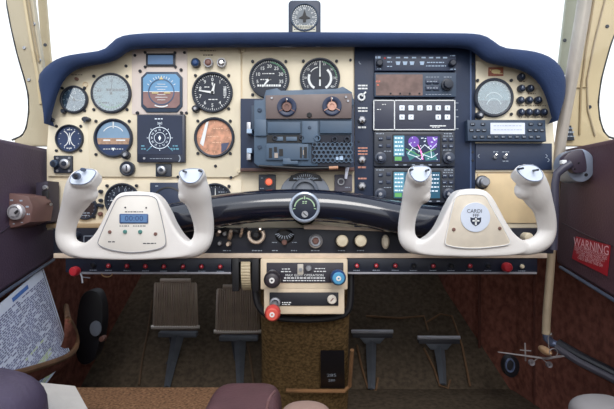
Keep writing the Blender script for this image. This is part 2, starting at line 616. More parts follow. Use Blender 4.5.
t = thing('glareshield', 'padded navy blue glareshield arching over the whole instrument panel', 'glareshield', P(307, 45, .96))
NS = 90
ro_ = resample(outer, NS); ri_ = resample(list(reversed(inner)), NS)
b = MB(.96); vs = []; fs = []
prof = [(-.12, 1.06), (-.12, .985), (-.05, .966), (.14, .957), (.35, .953), (.65, .953), (.88, .957), (.98, .961), (1.0, .966), (1.0, .972)]
for i in range(NS):
    for f_, Y in prof:
        p_ = ro_[i].lerp(ri_[i], f_)
        vs.append(b.q(p_.x, p_.y, Y))
m_ = len(prof)
for i in range(NS - 1):
    for k_ in range(m_ - 1):
        fs.append((i * m_ + k_, i * m_ + k_ + 1, (i + 1) * m_ + k_ + 1, (i + 1) * m_ + k_))
fs += [tuple(range(m_)), tuple(range((NS - 1) * m_, NS * m_))]
b.add(vs, fs).build('rolled_edge', navy_pad, t, angle=60)
deck = smooth_pts(outer, 1)
b = MB(.96)
vs = []; fs = []
for x, y in deck:
    yy = y + 3
    vs += [b.q(x, yy, 1.0), b.q(x, yy + 2, 1.70)]
for i in range(len(deck) - 1):
    fs.append((2 * i, 2 * i + 2, 2 * i + 3, 2 * i + 1))
b.add(vs, fs).build('deck', navy_pad, t)
# small dark prints under the lip
b = MB(.955)
b.dashes(281, 293, 46.6, .9568); b.dashes(316, 320, 46.4, .9568)
b.build('lettering', darkprint, t)

# ------------------------------------------------------------------ instrument panel
PY = 1.0
t = panel = thing('instrument_panel', 'cream painted instrument panel carrying all the gauges and radios', 'instrument panel', P(307, 228, 1.02))
base_poly = [(47, 230), (46.5, 150), (50, 106), (56, 85), (64, 73), (77, 64), (106, 59), (116, 54), (130, 44), (455, 43), (475, 46), (482, 55), (490, 60), (520, 65), (536, 73), (547, 87), (552, 104), (555, 150), (556, 230)]
MB(1.0).prism(base_poly, 1.0, 1.012, .5).build('backing_plate', cream, t)
# pilot's overlay plate with its rounded lower right corner
pl = [(48, 176.5), (47.5, 150), (50.5, 106), (56.5, 86), (64.5, 74), (77, 66.5), (106, 62), (117, 57), (127, 50), (135, 47.6), (231, 47.2), (238, 49), (241, 55), (241.3, 168), (239, 174.5), (233, 177.5)]
MB(.997).prism(pl, .995, 1.0, .6).build('pilot_plate', cream_plate, t)
MB(.995).box(132, 48.4, 187.5, 114.6, .9938, .996, 2, .3).build('pilot_centre_plate', beige, t)
MB(.995).prism([(48.5, 117.5), (88, 117), (90, 176), (48.6, 176)], .9942, .996, .3).build('pilot_side_plate', cream_plate, t)
MB(.997).box(242.3, 47, 353.5, 101, .996, 1.0, 1, .5).build('centre_plate', cream_plate, t)
MB(.997).prism([(354.5, 46.5), (469, 46.5), (475, 50), (475, 228), (354.5, 228)], .9945, 1.0, .4).build('radio_panel', navy, t)
MB(.997).box(469.5, 47.5, 471, 228, .9938, .995).build('radio_panel_edge', M('navy_edge', (70, 92, 132), .4), t)
MB(.997).prism([(475.5, 61), (484, 62.5), (500, 65.5), (520, 69.5), (533, 76), (543, 88), (549.5, 104), (553, 125), (553.5, 172), (475.5, 172)], .9955, 1.0, .5).build('copilot_plate', cream_plate, t)
MB(.997).prism([(478, 174), (553.5, 174), (553.5, 223), (478, 223)], .9965, 1.0, .5).build('glovebox_door', M('tan_paint', (226, 200, 158), .55, var=.05), t)
MB(1.0).box(53, 180, 242, 224, .9975, 1.0, 1.5, .5).build('pilot_lower_plate', cream, t)
MB(.99).box(50, 223.5, 165, 227.5, .975, 1.0, 0, .4).build('ledge', M('tan_ledge', (176, 150, 116), .6), t)
# plate prints and small fasteners
b = MB(.993)
b.dashes(200, 216, 50.6, .9935, .7); b.dashes(203, 213, 54.8, .9945, 1.2, 1.5, 2.5, .5)
b.dashes(70.5, 82, 74.6, .9945, .7)
b.build('lettering', M('brown_print', (120, 100, 84), .6), t)
scr = [(135, 55.4), (184.5, 52.6), (126, 66), (137, 113), (186.5, 113), (49.5, 118), (178, 177), (231, 177.5), (89, 171.5), (215.5, 166)]
screws(t, scr, 1.5, .9925, .995, Yr=.994)
screws(t, [(243, 50), (239, 171)], 2.2, .9925, .995, creamk, .994)
screws(t, [(472.7, 64), (472.7, 152), (472.7, 160.5), (350.5, 60)], 1.4, .993, .995, screwm, .994)


# ------------------------------------------------------------------ gauges
def gauge(name, label, cx, cy, r, face=black, rim=dark, ring_w=2.2, sc=.83, Y=.988, marks=None, needles=(), screw=True,
          cat='gauge', glass=None, group='round flight instruments', back=.9965, sr=1.5, parts=None):
    t = thing(name, label, cat, Vector((P(cx, cy, Y).x, back, P(cx, cy, Y).z)), group)
    MB(Y).ring(cx, cy, r, r - ring_w, Y, back).build('bezel', rim, t)
    MB(Y).disc(cx, cy, r - ring_w * .8, Y + .0045, back, 40).build('dial_face', face, t)
    Ym = Y + .0041
    if marks:
        for matl, fn in marks:
            b = MB(Y); fn(b, cx, cy, r - ring_w, Ym)
            b.build('dial_markings', matl, t)
    for (ang, ln, tail, wd, matl) in needles:
        a = radians(ang - 90)
        b = MB(Y)
        x1, y1 = cx + ln * cos(a), cy + ln * sin(a)
        x0, y0 = cx - tail * cos(a), cy - tail * sin(a)
        nx, ny = -sin(a) * wd / 2, cos(a) * wd / 2
        b.prism([(x0 + nx, y0 + ny), (x1 + nx * .35, y1 + ny * .35), (x1 - nx * .35, y1 - ny * .35), (x0 - nx, y0 - ny)], Ym - .0014, Ym - .0007)
        b.build('needle', matl, t)
    if needles:
        MB(Y).disc(cx, cy, 1.4, Ym - .0018, Ym, 14).build('hub', soot, t)
    if screw:
        d = r * sc
        screws(t, [(cx - d, cy - d), (cx + d, cy - d), (cx - d, cy + d), (cx + d, cy + d)], sr, .9915, back, Yr=.993)
    if parts: parts(t, cx, cy, r, Y, Ym)
    if glass:
        MB(Y).disc(cx, cy, r - ring_w, Y + .001, Y + .0016, 40).build('glass', glass, t)
    return t


def ticks(n, r0, r1, wd, a0=0, a1=360):
    def fn(b, cx, cy, R, Y):
        for i in range(n):
            a = radians(a0 + (a1 - a0) * i / (n if a1 - a0 == 360 else n - 1) - 90)
            b.seg(cx + R * r0 * cos(a), cy + R * r0 * sin(a), cx + R * r1 * cos(a), cy + R * r1 * sin(a), wd, Y)
    return fn


def nums(strs, rr, size, a0=0, a1=360, rot=False):
    def fn(b, cx, cy, R, Y):
        n = len(strs)
        for i, s in enumerate(strs):
            a = radians(a0 + (a1 - a0) * i / (n if a1 - a0 == 360 else max(1, n - 1)) - 90)
            b.text(s, cx + R * rr * cos(a), cy + R * rr * sin(a), size, Y, -(a + pi / 2) if rot else 0)
    return fn


def both(*fns):
    def fn(*a):
        for f in fns: f(*a)
    return fn


def lines(*ls):
    """(dx0, dx1, dy) rows of small words relative to the centre"""
    def fn(b, cx, cy, R, Y):
        for dx0, dx1, dy in ls: b.dashes(cx + dx0, cx + dx1, cy + dy, Y)
    return fn


# clock
gauge('clock', 'small round clock at the upper left corner of the panel', 73.2, 99.2, 14, face=M('slate_face', (98, 118, 140), .4, var=.15, scale=50),
      marks=[(white, both(ticks(12, .82, .98, .7), nums(['12', '3', '6', '9'], .6, 4)))], needles=[(-40, 7, 1, 1.2, white), (95, 8.5, 1, .8, white)], glass=glass_r, sc=.8, cat='clock')
MB(.99).knob(63.5, 111.5, 2.2, .984, .996, 12).build('winding_knob', dark, bpy.data.objects['clock'])
# airspeed, its pale dial colour standing in for glare on the glass
gauge('airspeed_indicator', 'large round airspeed gauge with pale glare painted into its dial beside the clock', 110.3, 92.8, 20.3, face=glareface, ring_w=2.4,
      marks=[(darkprint, both(ticks(36, .84, .97, .6), nums(['40', '60', '80', '100', '120', '140', '160', '180', '200', '220'], .68, 3.6), lambda b, cx, cy, R, Y: (b.dashes(cx - 5, cx + 14, cy - 3.4, Y, 2.6, 2, 3, .4), b.dashes(cx - 14, cx - 10, cy - 2.6, Y, 2.2), b.dashes(cx - 12, cx - 2, cy + 9.5, Y, 1.6)))),
             (M('green_print', (120, 170, 130), .6), lambda b, cx, cy, R, Y: b.arc(cx, cy, R * .8, 40, 150, 1.3, Y))],
      needles=[(5, 16, 0, .9, darkprint)], glass=glass_r, sc=.82)
# electronic attitude display
t = thing('attitude_indicator', 'square cornered attitude indicator with blue sky over brown ground at panel top', 'gauge', Vector((P(161.5, 91, .988).x, .996, P(161.5, 91, .988).z)))
oct_ = [(140.5, 77), (146, 71.4), (177, 71.4), (182, 77), (182, 106), (176.5, 112), (146, 112), (140.5, 106)]
MB(.988).prism(oct_, .990, .996, .8).build('bezel', steelblue_d, t)
lw = inset(oct_, 2.4)
MB(.988).prism([(143, 78.2), (147.2, 74), (175.8, 74), (179.6, 78.2), (179.6, 91.5), (143, 91.5)], .9885, .9905).build('sky_half', skyface, t)
MB(.988).prism([(143, 91.5), (179.6, 91.5), (179.6, 104), (176, 107.8), (147, 107.8), (143, 104)], .9885, .9905).build('ground_half', earthface, t)
b = MB(.988)
b.lathe(161.3, 92, [(13.2, .9878), (12.2, .9876), (12.2, .9885), (13.2, .9885), (13.2, .9878)], 36)
b.build('bank_ring', M('steel_ring', (70, 96, 128), .4), t)
b = MB(.988)
for a in (-60, -45, -30, -20, -10, 0, 10, 20, 30, 45, 60):
    aa = radians(a - 90); b.seg(161.3 + 14 * cos(aa), 92 + 14 * sin(aa), 161.3 + 16.3 * cos(aa), 92 + 16.3 * sin(aa), .6, .988)
for k in range(-3, 4):
    if k: b.seg(161.3 - (4 if k % 2 else 6), 92 + k * 2.6, 161.3 + (4 if k % 2 else 6), 92 + k * 2.6, .5, .988)
b.seg(143.3, 91.6, 179.3, 91.6, .6, .9878)
b.arc(161.3, 93, 13.8, 62, 118, 1.2, .9876)
b.build('dial_markings', white, t)
b = MB(.988)
b.seg(152, 93, 158.5, 93, 1.1, .9872); b.seg(164, 93, 170.5, 93, 1.1, .9872); b.prism([(161.3, 76.5), (159, 79.5), (163.6, 79.5)], .9872, .9878)
b.build('aircraft_symbol', M('cream_print', (235, 215, 160), .6), t)
screws(t, [(140, 71), (181, 69.8), (137.5, 112.8), (181.5, 112.8)], 1.6, .9905, .994, Yr=.992)
# small digital display above it
t = thing('digital_display', 'small blue rectangular liquid crystal display above the attitude indicator', 'display', Vector((P(161, 60, .99).x, .994, P(161, 60, .99).z)))
MB(.99).box(145.8, 53.2, 175, 66, .990, .994, 1, .4).build('bezel', dark, t)
MB(.99).box(148, 55.3, 173, 64.3, .9893, .9905, .5).build('screen', lcd, t)
screws(t, [(145, 52.4), (174.8, 52.6), (145, 66.8), (175.5, 66.8)], 1.4, .9905, .994, Yr=.992)
# three knobs above altimeter
for x, mt, nm in ((195.2, bluek_d, 'blue'), (208, brownk, 'brown'), (221.3, chrome, 'clear lensed silver')):
    t = thing('indicator_light', 'small %s round marker light above the altimeter' % nm, 'indicator light', Vector((P(x, 62.3, .985).x, .995, P(x, 62.3, .985).z)), 'marker lights above the altimeter')
    MB(.985).ring(x, 62.3, 4.7, 3.3, .985, .995, 20).build('bezel', dark if nm == 'blue' else satin, t)
    MB(.985).lathe(x, 62.3, [(.001, .982), (2, .9825), (3.4, .985), (3.4, .990)], 18).build('lens', mt, t)
# altimeter
gauge('altimeter', 'round black altimeter with two white needles at the top right of the pilot cluster', 212, 92, 20.5,
      marks=[(white, both(ticks(50, .9, .98, .45), ticks(10, .84, .98, .9), nums(['0', '1', '2', '3', '4', '5', '6', '7', '8', '9'], .7, 5), lines((-8, -2, -5.5), (-4, 5, 7)),
                          lambda b, cx, cy, R, Y: (b.prism([(cx - 1, cy - 10), (cx + 1, cy - 10), (cx, cy - 6)], Y, Y + .0003), [b.box(cx + 11, cy - 6 + 2 * i, cx + 14, cy - 5 + 2 * i, Y, Y + .0003) for i in range(5)])))],
      needles=[(278, 13.5, 2, 2.6, white), (15, 9, 1, 3.2, white)], sc=.81)
MB(.985).knob(195.2, 108.6, 3.6, .982, .996, 16).build('setting_knob', dark, bpy.data.objects['altimeter'])
MB(.982).knob(195.2, 108.6, 1.8, .9785, .983, 12).build('setting_knob', satin, bpy.data.objects['altimeter'])
# VOR-like gauge on left
gauge('turn_coordinator', 'small round navy gauge with crossed white arcs below the clock', 68.5, 138.4, 14.2, face=M('deep_navy', (32, 52, 92), .4), ring_w=1.6,
      marks=[(white, both(lambda b, cx, cy, R, Y: (b.arc(cx - 9.5, cy, 8.6, -62, 62, .8, Y, 12), b.arc(cx + 9.5, cy, 8.6, 118, 242, .8, Y, 12), b.dashes(cx - 2.5, cx + 2.5, cy - 9, Y), b.dashes(cx - 3, cx + 3, cy + 9.5, Y), b.seg(cx, cy - 6, cx, cy + 6, .8, Y)),
                          ticks(12, .78, .86, .5)))], sc=.86)
# heading / attitude gauge under airspeed, its sandy band a painted reflection of houses
def hz(t, cx, cy, r, Y, Ym):
    R = r - 3.2
    top = [(cx + R * cos(a), cy + R * sin(a)) for a in [pi + i * pi / 16 for i in range(17)]]
    mid = [(cx + R * cos(a), cy + R * sin(a)) for a in [i * pi / 16 for i in range(17)]]
    MB(Y).prism(top, Ym, Ym + .0006).build('sky_half', M('dusty_sky', (128, 158, 186), .4, var=.1), t)
    hgt = [(cx - R, cy), (cx + R, cy), (cx + R * .93, cy + R * .38), (cx - R * .93, cy + R * .38)]
    MB(Y).prism(hgt, Ym - .0002, Ym + .0006).build('houses_reflection', M('sand_reflection', (176, 142, 118), .5, var=.2, scale=200), t)  # sandy band paints houses reflected in the glass
    b = MB(Y); b.seg(cx, cy - R, cx, cy - R * .6, 1.1, Ym - .0006); b.seg(cx - 10, cy + 2.2, cx - 3, cy + 2.2, 1.4, Ym - .0006); b.seg(cx + 3, cy + 2.2, cx + 12, cy + 2.2, 1.4, Ym - .0006)
    b.dashes(cx - 10, cx + 10, cy + 11, Ym - .0006, .7); b.prism([(cx - 1.6, cy + 9.8), (cx + 1.6, cy + 9.8), (cx, cy + 13)], Ym - .0008, Ym)
    b.arc(cx, cy, R * .72, 215, 325, .8, Ym - .0006)
    b.build('dial_markings', white, t)
    MB(.985).knob(cx + 12.6, cy + 17, 4.2, .980, .996, 16).build('caging_knob', dark, t)
    MB(.98).knob(cx + 12.6, cy + 17, 2.2, .976, .981, 12).build('caging_knob', satin, t)


gauge('horizon_gauge', 'round artificial horizon with blue top and a painted reflection of houses below the airspeed gauge', 112.5, 137.8, 19.6, face=M('deep_navy'), parts=hz, sc=.85)
# square digital heading display
t = thing('heading_display', 'square black electronic display showing a white compass rose', 'display', Vector((P(160, 138, .985).x, .995, P(160, 138, .985).z)))
MB(.985).box(137, 114.5, 185, 162.3, .984, .995, 1, .6).build('bezel', M('bezel_navy', (36, 42, 62), .35), t)
MB(.985).box(138.3, 116, 182.5, 154.6, .9835, .985, .5).build('screen', M('screen_navy', (20, 32, 58), .2, emit=.2), t)
b = MB(.985); Y = .9831
b.lathe(160, 138, [(10.9, Y), (10.3, Y)], 40)
nums(['N', '3', '6', 'E', '12', '15', 'S', '21', '24', 'W', '30', '33'], 1, 2.6, rot=True)(b, 160, 138, 7.9, Y)
b.lathe(160, 138, [(5.7, Y), (5.3, Y)], 30)
for a in range(0, 360, 45): b.seg(160 + 11.4 * cos(radians(a)), 138 + 11.4 * sin(radians(a)), 160 + 12.8 * cos(radians(a)), 138 + 12.8 * sin(radians(a)), .5, Y)
b.prism([(160, 135.5), (161.4, 138), (160, 141), (158.6, 138)], Y - .0003, Y)
b.dashes(155, 164, 119, Y, .9); b.text('360', 160, 123.6, 3.4, Y)
b.build('compass_rose', scr_white, t)
b = MB(.985); b.dashes(141.5, 146, 146, Y, 1.2); b.dashes(141.5, 147, 149, Y, 1.2); b.dashes(173, 179, 146, Y, 1.2); b.dashes(171, 179.5, 149, Y, 1.6); b.seg(147, 151, 151.5, 147, .6, Y); b.seg(173, 151, 168.5, 147, .6, Y)
b.build('readout', scr_cyan, t)
b = MB(.984); b.dashes(150, 172, 158.6, .9834, .6)
b.build('lettering', greyprint, t)
MB(.984).disc(144.3, 158.4, 1.2, .9825, .985, 12).build('button', satin, t)
b = MB(.984); b.arc(176, 158.5, 4.2, -50, 50, 1.0, .9834, 8); b.build('knob_outline', greyprint, t)
# copper dial, a reflection painted as face colour, with its glare streak
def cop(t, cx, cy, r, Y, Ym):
    b = MB(Y); b.prism([(cx - 8.5, cy - 15), (cx - 5.6, cy - 16.5), (cx - 11, cy + 9), (cx - 14.4, cy + 6)], Ym - .001, Ym - .0004); b.build('glare_streak', white, t)  # white bar is a glare streak modelled on the dial
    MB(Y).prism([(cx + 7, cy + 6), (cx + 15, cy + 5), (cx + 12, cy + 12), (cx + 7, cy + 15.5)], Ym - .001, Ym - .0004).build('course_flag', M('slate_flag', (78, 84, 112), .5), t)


gauge('direction_gauge', 'round gauge with a brown reflection and white glare streak painted on its face below the altimeter', 214, 137.2, 20.3, face=reflection_brown, ring_w=2.6, parts=cop, sc=.8,
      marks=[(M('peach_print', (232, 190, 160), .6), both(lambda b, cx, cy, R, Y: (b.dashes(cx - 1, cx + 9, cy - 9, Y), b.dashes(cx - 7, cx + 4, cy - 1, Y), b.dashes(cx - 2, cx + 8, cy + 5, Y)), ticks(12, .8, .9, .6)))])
# knob below
t = thing('vacuum_knob', 'round black knob with a white pointer below the horizon gauge', 'knob', Vector((P(126.5, 168.5, .985).x, .996, P(126.5, 168.5, .985).z)))
MB(.985).ring(126.5, 168.5, 7.4, 4.6, .985, .996, 28).build('bezel', dark, t)
MB(.985).knob(126.5, 168.5, 4.6, .981, .996, 18).build('cap', satin, t)
MB(.981).box(125.8, 165.5, 127.2, 171, .9795, .982).build('pointer', darkprint, t)
# selector square below the heading display
t = thing('selector_knob', 'round silver selector knob on a small black square plate under the compass rose display', 'knob', Vector((P(163, 170, .985).x, .996, P(163, 170, .985).z)))
MB(.99).box(155.4, 163.6, 171.3, 176.6, .991, .996, .8, .4).build('plate', dark, t)
MB(.985).knob(161.5, 170, 4.4, .982, .992, 18).build('cap', satin, t)
MB(.982).disc(161.2, 170, 2, .980, .983, 14).build('cap_center', dark, t)
# black switch block on the left
t = thing('light_dimmer_block', 'black block with three round knobs at the left edge below the small navy gauge', 'switch', Vector((P(62, 163, .985).x, .996, P(62, 163, .985).z)))
MB(.988).box(53.5, 155.5, 71.8, 173, .988, .996, 1, .5).build('plate', dark, t)
for x, y, r in ((53.5, 163.5, 4), (64, 163.6, 5)):
    k = MB(.982).knob(x, y, r, .980, .990, 16).build('knob', satin if r > 4.5 else steelblue_d, t)
    MB(.98).disc(x, y, r * .5, .978, .981, 12).build('knob_center', dark, k)
screws(t, [(57, 158), (69, 158), (57, 170.8), (69, 170.8)], 1.4, .987, .989, satin, .987)
# plate toggles and latch lugs between rows
for x, y in ((49, 119.5), (85.2, 119)):
    nm = 'lower left beside the clock' if x < 60 else 'right under the clock'
    t = MB(.985).prism(circ(x, y, 4, 10, 2.6), .984, .995, .8)
    t.add([t.q(x - 1.4, y, .984), t.q(x + 1.4, y, .984), t.q(x + .8, y + 4, .98), t.q(x - .8, y + 4, .98)], [(0, 1, 2, 3)])
    tag(t.build('post_light', dark), 'small dark post light on the panel %s' % nm, 'light', 'post lights')
b = thing('press_button', 'tiny round brass button above the clock', 'button', P(76, 79, .99))
MB(.99).knob(76, 78.6, 1.7, .988, .9955, 10).build('cap', brownk, b)
MB(.99).ring(84.5, 84, 2.7, 2.2, .9925, .9955, 16).build('socket', cream_low, b)
# lower row gauges, half hidden by the yoke
gauge('vertical_speed_gauge', 'round black gauge with white numerals partly hidden behind the top of the left yoke', 121.5, 200.5, 17.6,
      marks=[(greyprint, both(ticks(24, .88, .97, .6), nums(['4', '3', '2', '1', '0', '1', '2', '3'], .7, 5, -120, 120)))], needles=[(-90, 12, 2, 1.5, white)], sc=.84, Y=.990, back=.9985)
gauge('suction_gauge', 'small dark gauge with a red needle half hidden behind the left yoke grip', 84.5, 208, 12, face=M('warm_black', (48, 34, 36), .5),
      marks=[(greyprint, both(ticks(14, .86, .97, .6), lines((-5, 5, 5), (-4, 4, 7.5))))], needles=[(35, 8, 1, 1.6, M('needle_orange', (206, 120, 96), .5))], sc=.75, Y=.990, back=.9985)
t = thing('toggle_block', 'small cluster of dark buttons between the two half hidden left gauges', 'switch', P(100, 203, .99))
for x, y, r in ((100, 191.5, 2), (100, 200.5, 1.9), (98, 205, 1.7), (101, 206, 1.9), (99.5, 214, 2.2)):
    MB(.99).knob(x, y, r, .988, .998, 12).build('button', dark if r < 2.1 else brownk, t)
t = thing('blank_gauge', 'black square instrument with a large round opening behind the left yoke', 'gauge', P(167, 205, .99))
MB(.99).box(149.5, 182.5, 187, 222, .992, .999, 1, .5).build('plate', navy2, t)
MB(.99).lathe(168, 203, [(16.5, .9915), (15, .9905), (14, .9985), (.001, .9985)], 40).build('opening', soot, t)
b = MB(.99); b.dashes(155, 159, 186, .9915, 1); b.build('lettering', greyprint, t)
gauge('oil_gauge', 'round dark gauge between the left yoke grip and the black control arm', 215, 200, 17,
      marks=[(greyprint, both(ticks(20, .88, .97, .6), lines((3, 9, -8), (-2, 9, -4))))], needles=[(0, 12, 2, 1.2, white)], sc=.82, Y=.990, back=.9985)
# engine gauges
gauge('manifold_gauge', 'round black gauge numbered ten to thirty on the left of the centre plate', 269.2, 78, 20.3,
      marks=[(white, both(ticks(40, .9, .98, .5, -120, 120), nums(['5', '10', '15', '20', '25', '30', '35'], .68, 4.8, -105, 105), lines((-7, 6, -5), (-9, 2, 1)), lambda b, cx, cy, R, Y: b.dashes(cx - 12, cx + 12, cy + 7, Y, 2, 1.5, 2.5, .6))),
             (M('green_arc', (98, 150, 120), .6), lambda b, cx, cy, R, Y: b.arc(cx, cy, R * .9, -85, -20, 1.3, Y))],
      needles=[(218, 11, 1, 2.6, white)], sc=.82, group='engine gauges', back=.9975)
gauge('tachometer', 'round black tachometer with a vertical white needle right of the centre plate', 320, 77.6, 20.3,
      marks=[(white, both(ticks(40, .9, .98, .5, -120, 120), nums(['5', '10', '15', '20', '25', '30', '35', '40'], .82, 3.4, -125, 125), lambda b, cx, cy, R, Y: (b.arc(cx, cy, R * .62, -50, 60, 2.4, Y), b.arc(cx, cy, R * .62, 120, 200, 2.4, Y), b.arc(cx, cy, R * .62, 215, 260, .8, Y)))),
             (M('green_arc'), lambda b, cx, cy, R, Y: b.arc(cx, cy, R * .92, -80, 0, 1.1, Y))],
      needles=[(0, 17, 8, 1.8, white)], sc=.82, group='engine gauges', back=.9975)
# right gauge, sky and horizon reflections painted on its dial
def rg(t, cx, cy, r, Y, Ym):
    b = MB(Y)
    b.prism([(cx - 14, cy + 3)] + [(cx + 15.5 * cos(a), cy + 15.5 * sin(a)) for a in [pi * .94 - i * pi * .88 / 12 for i in range(13)]], Ym - .0003, Ym + .0004)
    b.build('horizon_reflection', M('slate_reflection', (96, 104, 120), .4, var=.15, scale=150), t)  # grey lower half is a painted reflection of the horizon
    MB(.985).knob(480.3, 115, 4, .981, .9965, 16).build('setting_knob', dark, t)
    MB(.981).knob(480.3, 115, 2.1, .977, .982, 12).build('setting_knob', satin, t)


gauge('course_indicator', 'large round gauge with sky and horizon reflections painted on its face, alone on the copilot side', 494.6, 97.2, 19.6, face=glareface, parts=rg, glass=glass_r, sc=.86, ring_w=3.0,
      marks=[(white, both(ticks(24, .84, .95, .6), lambda b, cx, cy, R, Y: (b.arc(cx, cy + 4, 9, 200, 340, 1.2, Y - .0008), b.arc(cx, cy + 8, 7, 190, 350, 1.0, Y - .0008))))])
# brown sticker
t = thing('badge_plate', 'small reddish brown plate with a pale mark above the copilot gauge', 'plate', P(495.5, 71.5, .993))
MB(.993).box(488.7, 67.2, 503.5, 75.8, .9935, .9958, .3).build('plate', M('rust_plate', (158, 92, 72), .5, var=.2, scale=200), t)
b = MB(.993); b.prism(circ(496, 71.5, 4.6, 14, 2.2), .9931, .9937); b.dashes(490, 494, 70, .9931); b.dashes(498, 502.5, 73.5, .9931)
b.build('emblem', M('cream_print'), t)
# little round copilot knobs
kn = [(522.7, 76.3), (522.7, 87.8), (531.6, 87.8), (522, 99.6), (530.6, 99.6), (539.5, 99.6), (522.4, 111.8), (530.2, 111.8), (537.7, 111.8), (545.2, 111.8)]
names = ['single one at the top', 'left of the second row', 'right of the second row', 'left of the third row', 'middle of the third row', 'right of the third row',
         'first of the bottom row', 'second of the bottom row', 'third of the bottom row', 'last of the bottom row']
for (x, y), nm in zip(kn, names):
    t = thing('round_switch', 'small black round switch on the copilot panel, ' + nm, 'switch', Vector((P(x, y, .985).x, .9955, P(x, y, .985).z)), 'ten round switches on the copilot panel')
    MB(.985).ring(x, y, 3.8, 2.7, .9875, .9955, 18).build('collar', dark, t)
    MB(.985).knob(x, y, 2.7, .984, .993, 14).build('cap', navy2, t)
    MB(.984).box(x - .4, y - 2, x + .4, y + .2, .9833, .9845).build('pointer', greyprint, t)
b = MB(.994)
for x0, x1, y in ((519, 526, 81.5), (528, 536, 93.5), (519, 527, 105.6), (530, 546, 105.6), (519, 548, 117)): b.dashes(x0, x1, y, .9949, .8)
b.build('lettering', M('brown_print'), panel)

# copilot side radio with a pale screen
t = thing('engine_monitor', 'wide navy digital unit with a pale screen and many small keys on the copilot side', 'radio', P(506, 141, .99))
MB(.98).prism([(467, 120), (545, 120), (546, 141.5), (467.5, 141)], .978, .996, .7).build('case', steelblue_d, t)
MB(.98).box(490, 123, 524.3, 134.3, .9772, .979, .5).build('screen', lcdpale, t)
b = MB(.98); b.dashes(493, 521, 126, .9769, .6); b.dashes(493, 521, 130, .9769, .6); b.build('lettering', greyprint, t)
for r_, xs in ((124.2, (472.5, 483, 531, 540)), (130.3, (471.5, 478, 484, 530, 536, 542)), (137, (475, 482, 489, 496, 503, 510, 517, 524, 531, 538))):
    for x in xs:
        k = MB(.978).box(x - 2.4, r_ - 1.6, x + 2.4, r_ + 1.6, .9762, .979, 1.2, .3).build('key', dark, t)
b = MB(.977)
for r_, xs in ((124.2, (472.5, 483, 531, 540)), (130.3, (471.5, 478, 484, 530, 536, 542)), (137, (475, 482, 489, 496, 503, 510, 517, 524, 531, 538))):
    for x in xs: b.dashes(x - 1.3, x + 1.4, r_, .9759, .7, 1, 2, .3)
b.build('lettering', greyprint, t)
t = thing('blank_radio_plate', 'plain navy plate with two toggle switches below the copilot side radio', 'panel', P(514, 170, .99))
MB(.99).box(476, 143.2, 552.6, 169.8, .992, .996, .6, .4).build('plate', navy, t)
for x in (496, 506):
    k = MB(.985).knob(x, 156.8, 2.2, .988, .993, 12).build('toggle', satin, t)
    MB(.985).tube([P(x, 156.8, .988), P(x + .6, 154.5, .978)], .0016, 8).build('toggle_tip', chrome, k)
b = MB(.99); b.dashes(493.5, 498.5, 151.8, .9917); b.dashes(502.5, 509.5, 151.8, .9917); b.dashes(503, 509, 161, .9917); b.build('lettering', greyprint, t)
b = MB(.99); b.arc(480, 156, 1.6, 90, 270, .6, .9917, 6); b.arc(546, 156, 1.6, -90, 90, .6, .9917, 6); b.arc(548, 160, 1.6, -90, 90, .6, .9917, 6); b.build('scratch_mark', greyprint, t)
t = thing('glovebox_latch', 'silver round latch knob on the copilot side above the right yoke hub', 'knob', P(484, 187, .99))
MB(.985).lathe(484, 182, [(5.8, .9965), (5.8, .990), (4.6, .988), (4.6, .976), (3.6, .974), (.001, .974)], 24).build('cap', satin, t)
MB(.985).lathe(484, 182, [(7, .9965), (6.8, .9935), (5.5, .993)], 24).build('collar', dark, t)

# ------------------------------------------------------------------ centre radio stack
def keys(t, mb_y, pts, w_, h_, mat, Yf, Yb, name='key', r=.6):
    for x, y in pts: MB(mb_y).box(x - w_ / 2, y - h_ / 2, x + w_ / 2, y + h_ / 2, Yf, Yb, r, .2).build(name, mat, t)


t = thing('audio_panel', 'thin navy audio selector panel with rows of white legends topmost in the radio stack', 'radio', P(415, 71, .99), 'radio stack')
MB(.985).box(374.6, 54.3, 456, 71, .984, .996, 1, .5).build('face', navy2, t)
b = MB(.984)
for i, x in enumerate((389, 398, 406, 414, 423.5, 431, 438, 445)):
    b.box(x - 2.1, 57, x + 2.1, 58.4, .9834, .9838)
for x in (398, 405, 412, 422): b.prism([(x - 2.4, 61.5), (x + 2.4, 61.5), (x + 1.6, 65), (x - 1.6, 65)], .9834, .9838)
b.dashes(375.5, 381, 57.4, .9834, 2.2); b.dashes(387, 393, 62, .9834, 1); b.dashes(387, 393, 66.5, .9834, .8)
b.dashes(427, 444, 62.5, .9834, .9); b.dashes(426, 446, 66, .9834, .8); b.dashes(450, 455, 55.8, .9834, .9); b.dashes(377, 382, 69, .9834, .7); b.dashes(450, 456, 69.3, .9834, .7)
b.build('lettering', M('pale_blue_print', (178, 200, 226), .6), t)
for x in (379.5, 452.5):
    MB(.98).knob(x, 63, 3.6, .974, .985, 18).build('knob', dark, t)
MB(.984).disc(384.8, 58.3, 1, .983, .985, 10).build('lamp', red, t)
t = thing('direction_finder_radio', 'radio with a wide brownish window and four grey keys below the audio panel', 'radio', P(415, 97, .99), 'radio stack')
MB(.985).box(374.3, 72.6, 456.3, 97, .984, .996, 1, .5).build('face', steelblue_d, t)
MB(.984).box(375.8, 74.5, 422.6, 95.5, .9832, .985, .6).build('window', amber, t)
b = MB(.983); b.text('ADF', 378, 81.5, 2.4, .9829, 0); b.dashes(377, 379, 85, .9829, .9); b.build('lettering', M('orange_glow', (222, 110, 90), .5, emit=.3), t)
keys(t, .984, [(390.5 + 9.6 * i, 93.6) for i in range(4)], 1.8, 1.8, soot, .982, .984, 'button')
keys(t, .984, [(428.5, 81.5), (436, 81.5), (428.5, 88), (436, 88)], 6, 4.6, navy2, .9815, .985)
